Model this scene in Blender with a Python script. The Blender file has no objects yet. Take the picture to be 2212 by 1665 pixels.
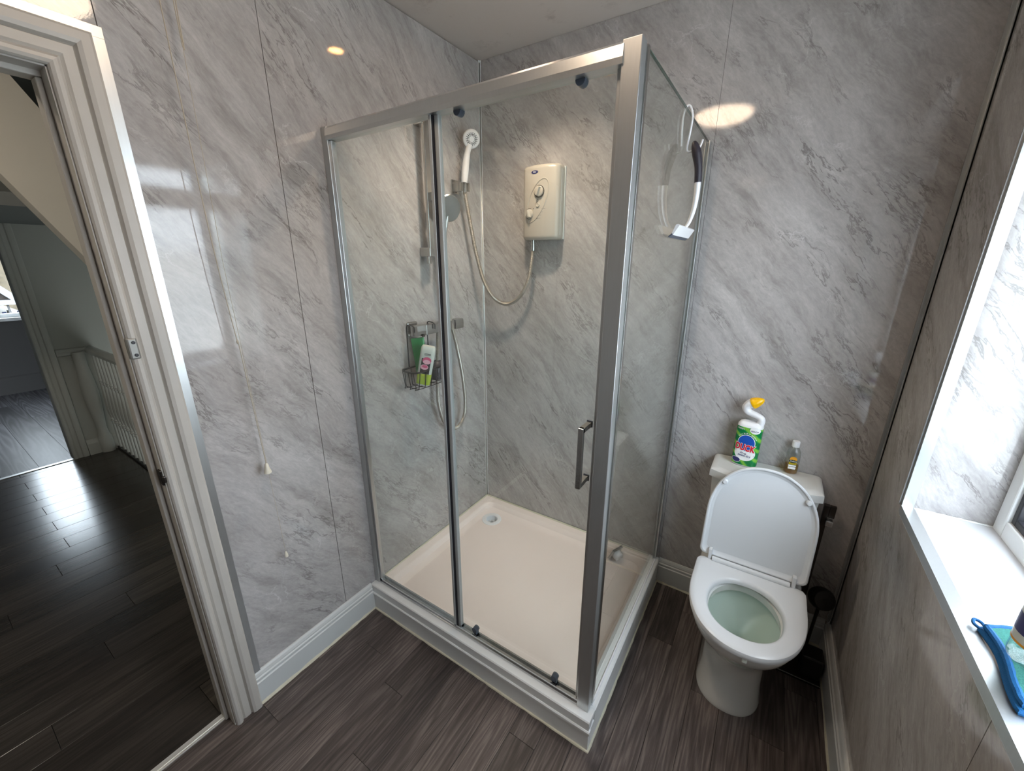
import bpy, bmesh, math, random
from mathutils import Vector, Matrix
random.seed(7)
PI = math.pi
sc = bpy.context.scene
COL = sc.collection

# ---------------------------------------------------------------- camera, sky, lights, exposure
cam_d = bpy.data.cameras.new('camera'); cam = bpy.data.objects.new('camera', cam_d); COL.objects.link(cam)
cam_d.sensor_fit = 'HORIZONTAL'; cam_d.sensor_width = 36.0; cam_d.lens = 866.73 / 2212 * 36.0
cam_d.clip_start = 0.01; cam_d.clip_end = 200
rx, rr, rz = math.radians(72.6912), math.radians(0.1151), math.radians(33.0014)
Rm = Matrix.Rotation(rz, 4, 'Z') @ Matrix.Rotation(rx, 4, 'X') @ Matrix.Rotation(rr, 4, 'Z')
cam.matrix_world = Matrix.Translation((1.3652, -1.8103, 1.5595)) @ Rm
sc.camera = cam

SKY = 12.5
world = bpy.data.worlds.new('overcast_sky'); sc.world = world; world.use_nodes = True
wn, wl = world.node_tree.nodes, world.node_tree.links
wn.clear()
w_out = wn.new('ShaderNodeOutputWorld'); w_bg = wn.new('ShaderNodeBackground')
w_tc = wn.new('ShaderNodeTexCoord'); w_sep = wn.new('ShaderNodeSeparateXYZ'); w_rmp = wn.new('ShaderNodeValToRGB')
wl.new(w_tc.outputs['Generated'], w_sep.inputs[0]); wl.new(w_sep.outputs['Z'], w_rmp.inputs[0])
e_ = w_rmp.color_ramp.elements          # overcast daylight: dull ground, sky brightening evenly from the horizon up
e_[0].position = 0.0; e_[0].color = (0.20, 0.21, 0.20, 1)
e_[1].position = 1.0; e_[1].color = (0.90, 0.98, 1.07, 1)
for p_, c_ in ((0.03, (0.54, 0.60, 0.67, 1)), (0.35, (0.72, 0.80, 0.89, 1)), (0.70, (0.86, 0.94, 1.03, 1))):
    x_ = e_.new(p_); x_.color = c_
wl.new(w_rmp.outputs[0], w_bg.inputs[0]); w_bg.inputs[1].default_value = SKY
wl.new(w_bg.outputs[0], w_out.inputs[0])

sc.view_settings.view_transform = 'Standard'
try: sc.view_settings.look = 'None'
except Exception: pass
sc.view_settings.gamma = 1.0; sc.view_settings.use_curve_mapping = False
sc.view_settings.exposure = 0.76
cy = sc.cycles
cy.max_bounces = 12; cy.diffuse_bounces = 6; cy.glossy_bounces = 6; cy.transmission_bounces = 8; cy.transparent_max_bounces = 24
cy.caustics_reflective = False; cy.caustics_refractive = False
cy.sample_clamp_indirect = 6.0; cy.blur_glossy = 0.05
cy.use_denoising = True

def portal(name, loc, rot, sx, sy):
    d = bpy.data.lights.new(name, 'AREA'); d.shape = 'RECTANGLE'; d.size = sx; d.size_y = sy
    d.cycles.is_portal = True
    o = bpy.data.objects.new(name, d); o.location = loc; o.rotation_euler = rot; COL.objects.link(o)
portal('window_portal', (2.06, -0.95, 1.53), (0, PI/2, 0), 1.3, 1.25)
portal('landing_portal', (-6.42, -1.11, 1.53), (0, -PI/2, 0), 1.3, .5)

LAMP_E, SPOT_E = 13.0, 40.0
# ---------------------------------------------------------------- materials
def lin(h):
    h = h.lstrip('#'); v = [int(h[i:i+2], 16) / 255 for i in (0, 2, 4)]
    return tuple(x/12.92 if x <= 0.04045 else ((x+0.055)/1.055)**2.4 for x in v) + (1.0,)
def newmat(name):
    m = bpy.data.materials.new(name); m.use_nodes = True
    n = m.node_tree.nodes; n.clear()
    return m, n, m.node_tree.links
def P(n, kind, **kw):
    x = n.new('ShaderNode' + kind)
    for k, v in kw.items():
        if k in x.inputs: x.inputs[k].default_value = v
        else: setattr(x, k, v)
    return x
def pbr(name, col, rough=0.5, metal=0.0, bump=0.0, bscale=200, var=0.0, vscale=8, coat=0.0, ior=1.45, trans=0.0, sss=0.0, stretch=(1, 1, 1)):
    m, n, l = newmat(name)
    out = P(n, 'OutputMaterial'); b = P(n, 'BsdfPrincipled'); l.new(b.outputs[0], out.inputs[0])
    c = lin(col) if isinstance(col, str) else col
    b.inputs['Base Color'].default_value = c; b.inputs['Roughness'].default_value = rough
    b.inputs['Metallic'].default_value = metal; b.inputs['IOR'].default_value = ior
    b.inputs['Coat Weight'].default_value = coat; b.inputs['Transmission Weight'].default_value = trans
    tc = P(n, 'TexCoord'); mp = P(n, 'Mapping'); mp.inputs['Scale'].default_value = stretch
    l.new(tc.outputs['Object'], mp.inputs[0])
    if var > 0:
        t = P(n, 'TexNoise'); t.inputs['Scale'].default_value = vscale; t.inputs['Detail'].default_value = 5
        l.new(mp.outputs[0], t.inputs['Vector'])
        mx = P(n, 'MixRGB'); mx.inputs[1].default_value = tuple(x*(1-var) for x in c[:3]) + (1,); mx.inputs[2].default_value = tuple(min(1, x*(1+var)) for x in c[:3]) + (1,)
        l.new(t.outputs['Fac'], mx.inputs[0]); l.new(mx.outputs[0], b.inputs['Base Color'])
    if bump > 0:
        t = P(n, 'TexNoise'); t.inputs['Scale'].default_value = bscale; t.inputs['Detail'].default_value = 3
        l.new(mp.outputs[0], t.inputs['Vector'])
        bp = P(n, 'Bump'); bp.inputs['Strength'].default_value = bump; bp.inputs['Distance'].default_value = 0.002
        l.new(t.outputs['Fac'], bp.inputs['Height']); l.new(bp.outputs[0], b.inputs['Normal'])
    return m
def emit(name, col, strength):
    m, n, l = newmat(name); out = P(n, 'OutputMaterial'); e = P(n, 'Emission')
    e.inputs[0].default_value = lin(col); e.inputs[1].default_value = strength
    l.new(e.outputs[0], out.inputs[0]); return m

def marble(name):
    m, n, l = newmat(name)
    out = P(n, 'OutputMaterial'); b = P(n, 'BsdfPrincipled'); l.new(b.outputs[0], out.inputs[0])
    uv = P(n, 'UVMap'); uv.uv_map = 'UVMap'
    # gentle warp of the sheet coordinates
    wv = P(n, 'TexNoise'); wv.inputs['Scale'].default_value = 3.0; wv.inputs['Detail'].default_value = 4
    l.new(uv.outputs[0], wv.inputs['Vector'])
    sub = P(n, 'VectorMath', operation='SUBTRACT'); sub.inputs[1].default_value = (.5, .5, .5); l.new(wv.outputs['Color'], sub.inputs[0])
    scl = P(n, 'VectorMath', operation='SCALE'); scl.inputs['Scale'].default_value = 0.10; l.new(sub.outputs[0], scl.inputs[0])
    add = P(n, 'VectorMath', operation='ADD'); l.new(uv.outputs[0], add.inputs[0]); l.new(scl.outputs[0], add.inputs[1])
    rot = P(n, 'VectorRotate', rotation_type='Z_AXIS'); rot.inputs['Angle'].default_value = math.radians(50); l.new(add.outputs[0], rot.inputs['Vector'])
    def noise(sx, sy, det, rough, off=0.0):
        mp = P(n, 'Mapping'); mp.inputs['Scale'].default_value = (sx, sy, 1); mp.inputs['Location'].default_value = (off, off*1.7, 0)
        l.new(rot.outputs[0], mp.inputs[0])
        t = P(n, 'TexNoise'); t.inputs['Scale'].default_value = 1.0; t.inputs['Detail'].default_value = det; t.inputs['Roughness'].default_value = rough
        l.new(mp.outputs[0], t.inputs['Vector']); return t.outputs['Fac']
    def ramp(src, pts):
        r = P(n, 'ValToRGB'); e = r.color_ramp.elements
        e[0].position, e[0].color = pts[0][0], (pts[0][1],)*3 + (1,); e[1].position, e[1].color = pts[-1][0], (pts[-1][1],)*3 + (1,)
        for p, v in pts[1:-1]:
            x = e.new(p); x.color = (v, v, v, 1)
        l.new(src, r.inputs[0]); return r.outputs[0]
    def math_(op, a, bb, clamp=False):
        x = P(n, 'Math', operation=op); x.use_clamp = clamp
        for i, s in enumerate((a, bb)):
            if isinstance(s, (int, float)): x.inputs[i].default_value = s
            else: l.new(s, x.inputs[i])
        return x.outputs[0]
    def mix(fac, a, bb, bt='MIX'):
        x = P(n, 'MixRGB', blend_type=bt)
        for i, s in enumerate((fac, a, bb)):
            if isinstance(s, (int, float)): x.inputs[i].default_value = s
            elif isinstance(s, tuple): x.inputs[i].default_value = s
            else: l.new(s, x.inputs[i])
        return x.outputs[0]
    cloud = ramp(noise(1.7, 5.0, 6, .62), [(.32, 0), (.68, 1)])
    base = mix(cloud, lin('#a8a4a2'), lin('#bfbcbb'))
    fine = ramp(noise(6, 26, 7, .72, 3.1), [(.34, .86), (.50, .98), (.66, 1.08)])
    base = mix(1.0, base, fine, 'MULTIPLY')
    speck = ramp(noise(45, 110, 4, .7, 5.5), [(.40, .93), (.60, 1.04)])
    base = mix(1.0, base, speck, 'MULTIPLY')
    # dark smoky streaks along the grain
    smoke = ramp(noise(2.2, 10, 8, .72, 7.7), [(.51, 0), (.70, 1)])
    base = mix(math_('MULTIPLY', smoke, .62), base, lin('#7d7876'))
    # thin broken dark veins: the line where a noise crosses its middle
    def veins(sx, sy, off, w, mx_, lo, strength, col):
        nonlocal base
        v = math_('ABSOLUTE', math_('SUBTRACT', noise(sx, sy, 7, .66, off), .5), 0)
        k = math_('MULTIPLY', ramp(v, [(.0, 1), (w*.4, .8), (w, 0)]), ramp(noise(mx_, mx_*1.8, 3, .55, off+9), [(lo, 0), (lo+.12, 1)]))
        base = mix(math_('MULTIPLY', k, strength), base, lin(col))
    veins(1.5, 6.5, 12.4, .013, 2.6, .49, .62, '#625e5c')
    veins(3.2, 11.0, 41.2, .020, 4.0, .51, .50, '#6a6664')
    # pale root-like crackle
    vmap = P(n, 'Mapping'); vmap.inputs['Scale'].default_value = (7.0, 13.0, 1); l.new(rot.outputs[0], vmap.inputs[0])
    wn2 = P(n, 'TexNoise'); wn2.inputs['Scale'].default_value = 9.0; wn2.inputs['Detail'].default_value = 6; wn2.inputs['Roughness'].default_value = .65; l.new(uv.outputs[0], wn2.inputs['Vector'])
    s2 = P(n, 'VectorMath', operation='SCALE'); s2.inputs['Scale'].default_value = 1.3; l.new(wn2.outputs['Color'], s2.inputs[0])
    a2 = P(n, 'VectorMath', operation='ADD'); l.new(vmap.outputs[0], a2.inputs[0]); l.new(s2.outputs[0], a2.inputs[1])
    vo = P(n, 'TexVoronoi', feature='DISTANCE_TO_EDGE'); vo.inputs['Scale'].default_value = 1.0; l.new(a2.outputs[0], vo.inputs['Vector'])
    cr = math_('MULTIPLY', ramp(vo.outputs['Distance'], [(.0, 1), (.026, 0)]), ramp(noise(3.2, 5.0, 5, .65, 33.0), [(.52, 0), (.66, 1)]))
    base = mix(math_('MULTIPLY', cr, .5), base, lin('#dedcde'))
    l.new(base, b.inputs['Base Color'])
    b.inputs['Roughness'].default_value = 0.05; b.inputs['IOR'].default_value = 1.55
    bn = P(n, 'TexNoise'); bn.inputs['Scale'].default_value = 260; bn.inputs['Detail'].default_value = 2; l.new(uv.outputs[0], bn.inputs['Vector'])
    bp = P(n, 'Bump'); bp.inputs['Strength'].default_value = 0.05; bp.inputs['Distance'].default_value = 0.0006
    l.new(bn.outputs['Fac'], bp.inputs['Height']); l.new(bp.outputs[0], b.inputs['Normal'])
    return m

def wood(name, dark, mid, light, rough, grain=1.0, axis='Y', bump=.12, rings=0.5):
    m, n, l = newmat(name)
    out = P(n, 'OutputMaterial'); b = P(n, 'BsdfPrincipled'); l.new(b.outputs[0], out.inputs[0])
    tc = P(n, 'TexCoord'); oi = P(n, 'ObjectInfo')
    off = P(n, 'CombineXYZ')
    mr = P(n, 'Math', operation='MULTIPLY'); mr.inputs[1].default_value = 37.0; l.new(oi.outputs['Random'], mr.inputs[0])
    l.new(mr.outputs[0], off.inputs[0]); l.new(mr.outputs[0], off.inputs[1]); l.new(mr.outputs[0], off.inputs[2])
    add = P(n, 'VectorMath', operation='ADD'); l.new(tc.outputs['Object'], add.inputs[0]); l.new(off.outputs[0], add.inputs[1])
    def mapped(along, across):
        mp = P(n, 'Mapping'); mp.inputs['Scale'].default_value = (across, along, across) if axis == 'Y' else (along, across, across)
        l.new(add.outputs[0], mp.inputs[0]); return mp.outputs[0]
    fine = P(n, 'TexNoise'); fine.inputs['Scale'].default_value = 1; fine.inputs['Detail'].default_value = 6; fine.inputs['Roughness'].default_value = .7
    l.new(mapped(7*grain, 150*grain), fine.inputs['Vector'])
    wv = P(n, 'TexNoise'); wv.inputs['Scale'].default_value = 1.0; wv.inputs['Detail'].default_value = 2
    l.new(mapped(.75*grain, 13*grain), wv.inputs['Vector'])
    ms = P(n, 'Math', operation='MULTIPLY'); ms.inputs[1].default_value = 16.0; l.new(wv.outputs['Fac'], ms.inputs[0])
    fr = P(n, 'Math', operation='SINE'); m2 = P(n, 'Math', operation='MULTIPLY'); m2.inputs[1].default_value = 6.28; l.new(ms.outputs[0], m2.inputs[0]); l.new(m2.outputs[0], fr.inputs[0])
    cl = P(n, 'TexNoise'); cl.inputs['Scale'].default_value = 1; cl.inputs['Detail'].default_value = 3; l.new(mapped(2.2, 14), cl.inputs['Vector'])
    r1 = P(n, 'ValToRGB'); e = r1.color_ramp.elements
    e[0].position = .28; e[0].color = lin(dark); e[1].position = .75; e[1].color = lin(light); x = e.new(.5); x.color = lin(mid)
    su = P(n, 'Math', operation='MULTIPLY_ADD'); su.inputs[1].default_value = .07*rings*2; l.new(fr.outputs[0], su.inputs[0])
    a3 = P(n, 'Math', operation='MULTIPLY_ADD'); a3.inputs[1].default_value = .62; l.new(fine.outputs['Fac'], a3.inputs[0])
    a4 = P(n, 'Math', operation='MULTIPLY_ADD'); a4.inputs[1].default_value = .38; a4.inputs[2].default_value = 0; l.new(cl.outputs['Fac'], a4.inputs[0])
    l.new(a4.outputs[0], a3.inputs[2]); l.new(a3.outputs[0], su.inputs[2]); l.new(su.outputs[0], r1.inputs[0])
    hv = P(n, 'HueSaturation'); tv = P(n, 'MapRange'); tv.inputs['To Min'].default_value = .66; tv.inputs['To Max'].default_value = 1.30
    l.new(oi.outputs['Random'], tv.inputs['Value']); l.new(tv.outputs[0], hv.inputs['Value']); l.new(r1.outputs[0], hv.inputs['Color'])
    l.new(hv.outputs[0], b.inputs['Base Color']); b.inputs['Roughness'].default_value = rough
    bp = P(n, 'Bump'); bp.inputs['Strength'].default_value = bump; bp.inputs['Distance'].default_value = .001
    l.new(su.outputs[0], bp.inputs['Height']); l.new(bp.outputs[0], b.inputs['Normal'])
    return m

def clear_glass(name, tint, f0=.045, haze=0.0, rough=0.0):
    """thin architectural pane: see-through plus a mirror-like share that grows towards grazing angles"""
    m, n, l = newmat(name)
    out = P(n, 'OutputMaterial'); tr = P(n, 'BsdfTransparent'); tr.inputs[0].default_value = lin(tint)
    gl = P(n, 'BsdfGlossy'); gl.inputs['Roughness'].default_value = rough
    ge = P(n, 'NewGeometry'); dt = P(n, 'VectorMath', operation='DOT_PRODUCT'); l.new(ge.outputs['Incoming'], dt.inputs[0]); l.new(ge.outputs['Normal'], dt.inputs[1])
    ab = P(n, 'Math', operation='ABSOLUTE'); l.new(dt.outputs['Value'], ab.inputs[0])
    om = P(n, 'Math', operation='SUBTRACT'); om.inputs[0].default_value = 1; l.new(ab.outputs[0], om.inputs[1])
    pw = P(n, 'Math', operation='POWER'); pw.inputs[1].default_value = 5; l.new(om.outputs[0], pw.inputs[0])
    ma = P(n, 'Math', operation='MULTIPLY_ADD'); ma.inputs[1].default_value = 1-f0; ma.inputs[2].default_value = f0; l.new(pw.outputs[0], ma.inputs[0])
    mx = P(n, 'MixShader'); l.new(ma.outputs[0], mx.inputs[0]); l.new(tr.outputs[0], mx.inputs[1]); l.new(gl.outputs[0], mx.inputs[2])
    last = mx
    if haze > 0:
        df = P(n, 'BsdfTranslucent'); df.inputs[0].default_value = (.9, .93, .92, 1)
        m2 = P(n, 'MixShader'); m2.inputs[0].default_value = haze; l.new(mx.outputs[0], m2.inputs[1]); l.new(df.outputs[0], m2.inputs[2]); last = m2
    l.new(last.outputs[0], out.inputs[0]); return m

def obscure_glass(name):
    m, n, l = newmat(name)
    out = P(n, 'OutputMaterial'); tl = P(n, 'BsdfTranslucent'); tl.inputs[0].default_value = (.95, .97, .98, 1)
    tr = P(n, 'BsdfTransparent'); tr.inputs[0].default_value = (.93, .95, .96, 1)
    gl = P(n, 'BsdfGlossy'); gl.inputs['Roughness'].default_value = .1
    tc = P(n, 'TexCoord'); mp = P(n, 'Mapping'); mp.inputs['Scale'].default_value = (1, 1.6, .55); l.new(tc.outputs['Object'], mp.inputs[0])
    t = P(n, 'TexNoise'); t.inputs['Scale'].default_value = 85; t.inputs['Detail'].default_value = 4; t.inputs['Roughness'].default_value = .7; l.new(mp.outputs[0], t.inputs['Vector'])
    r = P(n, 'ValToRGB'); r.color_ramp.elements[0].position = .42; r.color_ramp.elements[1].position = .62; l.new(t.outputs['Fac'], r.inputs[0])
    ml = P(n, 'Math', operation='MULTIPLY_ADD'); ml.inputs[1].default_value = .5; ml.inputs[2].default_value = .45; l.new(r.outputs[0], ml.inputs[0])
    mx = P(n, 'MixShader'); l.new(ml.outputs[0], mx.inputs[0]); l.new(tl.outputs[0], mx.inputs[1]); l.new(tr.outputs[0], mx.inputs[2])
    m2 = P(n, 'MixShader'); m2.inputs[0].default_value = .06; l.new(mx.outputs[0], m2.inputs[1]); l.new(gl.outputs[0], m2.inputs[2])
    bp = P(n, 'Bump'); bp.inputs['Strength'].default_value = .6; bp.inputs['Distance'].default_value = .003; l.new(t.outputs['Fac'], bp.inputs['Height'])
    l.new(bp.outputs[0], gl.inputs['Normal']); l.new(bp.outputs[0], tl.inputs['Normal'])
    l.new(m2.outputs[0], out.inputs[0]); return m

def ceiling_mat():
    m, n, l = newmat('ceiling_paint')
    out = P(n, 'OutputMaterial'); b = P(n, 'BsdfPrincipled'); l.new(b.outputs[0], out.inputs[0]); b.inputs['Roughness'].default_value = .7
    tc = P(n, 'TexCoord'); t = P(n, 'TexNoise'); t.inputs['Scale'].default_value = 7; t.inputs['Detail'].default_value = 8; t.inputs['Roughness'].default_value = .75
    l.new(tc.outputs['Object'], t.inputs['Vector'])
    r = P(n, 'ValToRGB'); r.color_ramp.elements[0].position = .55; r.color_ramp.elements[0].color = (0, 0, 0, 1); r.color_ramp.elements[1].position = .72; r.color_ramp.elements[1].color = (1, 1, 1, 1)
    l.new(t.outputs['Fac'], r.inputs[0])
    # mildew specks sit in a band a hand's width from the walls
    sp = P(n, 'SeparateXYZ'); l.new(tc.outputs['Object'], sp.inputs[0])
    ng = P(n, 'Math', operation='MULTIPLY'); ng.inputs[1].default_value = -1; l.new(sp.outputs['Y'], ng.inputs[0])
    mn = P(n, 'Math', operation='MINIMUM'); l.new(sp.outputs['X'], mn.inputs[0]); l.new(ng.outputs[0], mn.inputs[1])
    rb = P(n, 'ValToRGB'); e = rb.color_ramp.elements; e[0].position = .03; e[0].color = (0, 0, 0, 1); e[1].position = .40; e[1].color = (0, 0, 0, 1)
    x = e.new(.12); x.color = (1, 1, 1, 1); x = e.new(.22); x.color = (.7, .7, .7, 1); l.new(mn.outputs[0], rb.inputs[0])
    ml = P(n, 'Math', operation='MULTIPLY'); l.new(r.outputs[0], ml.inputs[0]); l.new(rb.outputs[0], ml.inputs[1])
    m5 = P(n, 'Math', operation='MULTIPLY'); m5.inputs[1].default_value = .6; l.new(ml.outputs[0], m5.inputs[0])
    mx = P(n, 'MixRGB'); mx.inputs[1].default_value = lin('#c3bcb6'); mx.inputs[2].default_value = lin('#7c716b'); l.new(m5.outputs[0], mx.inputs[0]); l.new(mx.outputs[0], b.inputs['Base Color'])
    return m

M_marble = marble('grey_marble_sheet')
M_floor = wood('dark_oak_vinyl', '#2c2625', '#4d4543', '#7a706c', .42, 1.0)
M_land = wood('black_brown_laminate', '#2b2826', '#3d3834', '#554e48', .20, .6, bump=.05, rings=.25)
M_room = wood('grey_washed_laminate', '#3f3f42', '#58585c', '#7e7e84', .38, .45, axis='X', bump=.06, rings=1.2)
M_ceil = ceiling_mat()
M_white = pbr('white_gloss_paint', '#dcdcd8', .32, var=.04, vscale=12, bump=.08, bscale=60)
M_skirt = pbr('white_skirting_paint', '#c9cccc', .30, var=.03, vscale=9)
M_arch = pbr('aged_white_paint', '#b9b4ad', .38, var=.07, vscale=14, bump=.15, bscale=40)
M_caulk = pbr('yellowed_sealant', '#cfcbb8', .5, var=.08, vscale=60, bump=.4, bscale=120)
M_keep = pbr('dull_keep_steel', '#8f8e8a', .45, .5)
M_chrome = pbr('chrome', '#c9cbcc', .10, 1.0, bump=.05, bscale=120)
M_dull = pbr('water_marked_chrome', '#b4b4b2', .24, 1.0, var=.12, vscale=40, bump=.12, bscale=150)
M_alu = pbr('brushed_aluminium', '#c6c8c8', .34, .92, var=.05, vscale=30, stretch=(8, 8, .6))
M_thresh = pbr('bright_aluminium_threshold', '#e6e4df', .32, .6)
M_satin = pbr('satin_grey_profile', '#b4b8b8', .35, .25)
M_steel = pbr('steel_hose', '#a9a49c', .38, .75)
M_glass = clear_glass('shower_glass', '#fafdfc', .045, haze=.008)
M_gedge = pbr('green_glass_edge', '#4d665c', .15)
M_obsc = obscure_glass('obscure_window_glass')
M_wglass = clear_glass('window_glass', '#f6f8f8', .05)
M_ceramic = pbr('white_ceramic', '#d3d4d2', .08, coat=.6)
M_bowl = pbr('bowl_ceramic', '#bccbc2', .10, coat=.5)
M_plastic = pbr('white_plastic', '#e6e7ea', .30)
M_seat = pbr('white_seat_plastic', '#cdd0d3', .26)
M_unit = pbr('shower_unit_white', '#b9b3a8', .25)
M_unit_side = pbr('shower_unit_cool_white', '#d2d6d4', .3)
M_tray = pbr('cream_white_tray', '#efe2dc', .22, var=.03, vscale=5)
M_riser = pbr('white_riser_board', '#e2e4e4', .33, var=.03, vscale=10)
M_sill = pbr('white_sill', '#d3d6da', .35)
M_pvc = pbr('white_pvc', '#e9ecec', .3)
M_gasket = pbr('black_gasket', '#1c1b20', .4)
M_black = pbr('black_plastic', '#101012', .4)
M_wire = pbr('black_coated_wire', '#17181a', .35)
M_darkmetal = pbr('dark_metal', '#3a3532', .35, .8)
M_grip = pbr('dark_rubber_grip', '#2f2b33', .45)
M_grey = pbr('grey_roller_plastic', '#4a5260', .35)
M_landwall = pbr('landing_wall_paint', '#b9bcb9', .6, var=.03, vscale=3)
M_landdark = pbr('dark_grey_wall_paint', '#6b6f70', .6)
M_bulk = pbr('cream_plaster', '#cfc9bf', .7, var=.06, vscale=5, bump=.2, bscale=20)
M_roomwall = pbr('slate_wall_paint', '#525151', .65)
M_balu = pbr('grey_white_balustrade_paint', '#c3c6c3', .4)
M_water = clear_glass('toilet_water', '#dfeee4', .06)
M_green = pbr('green_sachet', '#2f8a4c', .35)
M_lgreen = pbr('lime_gel', '#a9bf3c', .3)
M_frost = pbr('frosted_bottle', '#cfd6cf', .3)
M_pink = pbr('pink_label', '#d2597f', .4)
M_palepink = pbr('pale_pink_label', '#eab3c3', .4)
M_lblack = pbr('black_label', '#26272a', .4)
M_lime = pbr('lime_label', '#c3cf3a', .4)
M_ink = pbr('navy_ink', '#2b2f6a', .4)
M_blue = pbr('blue_print', '#1f52b0', .3)
M_red = pbr('red_print', '#cf1c33', .3)
M_wprint = pbr('white_print', '#f2f4f4', .3)
M_yellow = pbr('yellow_cap', '#f2b705', .25)
M_liquid = clear_glass('amber_liquid', '#f6dd9a', .04)
M_clearp = clear_glass('clear_bottle_plastic', '#f0f3f3', .06, haze=.04)
M_orange = pbr('orange_print', '#eaa22a', .4)
M_olive = pbr('olive_print', '#b9a51c', .4)
M_dkgreen = pbr('dark_green_print', '#142a20', .4)
M_clothc = pbr('turquoise_microfibre', '#3a7f76', .9, bump=1.0, bscale=420, var=.25, vscale=260)
M_cloth_edge = pbr('blue_cloth_edging', '#0b5f9c', .7, bump=.6, bscale=500)
M_cord = pbr('cream_cord', '#b5ab9a', .7)
M_cordpull = pbr('cream_cord_pull', '#dcd6c6', .35)
M_lamp = emit('lamp_diffuser', '#ffe2c4', LAMP_E)
M_fill = emit('landing_fill_glow', '#fff0dc', 52.0)  # glow of the added fill lamp over the landing
M_spot = emit('spotlight_lens', '#ffb56a', SPOT_E)
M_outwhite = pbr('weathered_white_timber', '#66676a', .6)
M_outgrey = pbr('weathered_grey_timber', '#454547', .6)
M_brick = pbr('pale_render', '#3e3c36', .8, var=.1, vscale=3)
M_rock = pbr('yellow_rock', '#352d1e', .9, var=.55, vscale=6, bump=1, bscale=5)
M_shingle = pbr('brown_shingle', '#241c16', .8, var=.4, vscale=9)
M_leaf = pbr('green_leaves', '#2c4420', .6, var=.3, vscale=20)
M_teal = pbr('teal_box', '#33707c', .5)
M_navybox = pbr('blue_box', '#1d2c52', .5)
M_redbox = pbr('red_box', '#5f1f24', .5)

def duck_green():
    m, n, l = newmat('green_label_print')
    out = P(n, 'OutputMaterial'); b = P(n, 'BsdfPrincipled'); l.new(b.outputs[0], out.inputs[0]); b.inputs['Roughness'].default_value = .25
    tc = P(n, 'TexCoord'); t = P(n, 'TexWave'); t.inputs['Scale'].default_value = 9; t.inputs['Distortion'].default_value = 3.5; t.inputs['Detail'].default_value = 1
    mp = P(n, 'Mapping'); mp.inputs['Rotation'].default_value = (0, .9, 0); l.new(tc.outputs['Object'], mp.inputs[0]); l.new(mp.outputs[0], t.inputs['Vector'])
    r = P(n, 'ValToRGB'); e = r.color_ramp.elements; e[0].position = .35; e[0].color = lin('#0c7a40'); e[1].position = .95; e[1].color = lin('#7cc043'); x = e.new(.65); x.color = lin('#1d8f45')
    l.new(t.outputs['Fac'], r.inputs[0]); l.new(r.outputs[0], b.inputs['Base Color']); return m
M_duck = duck_green()

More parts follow.
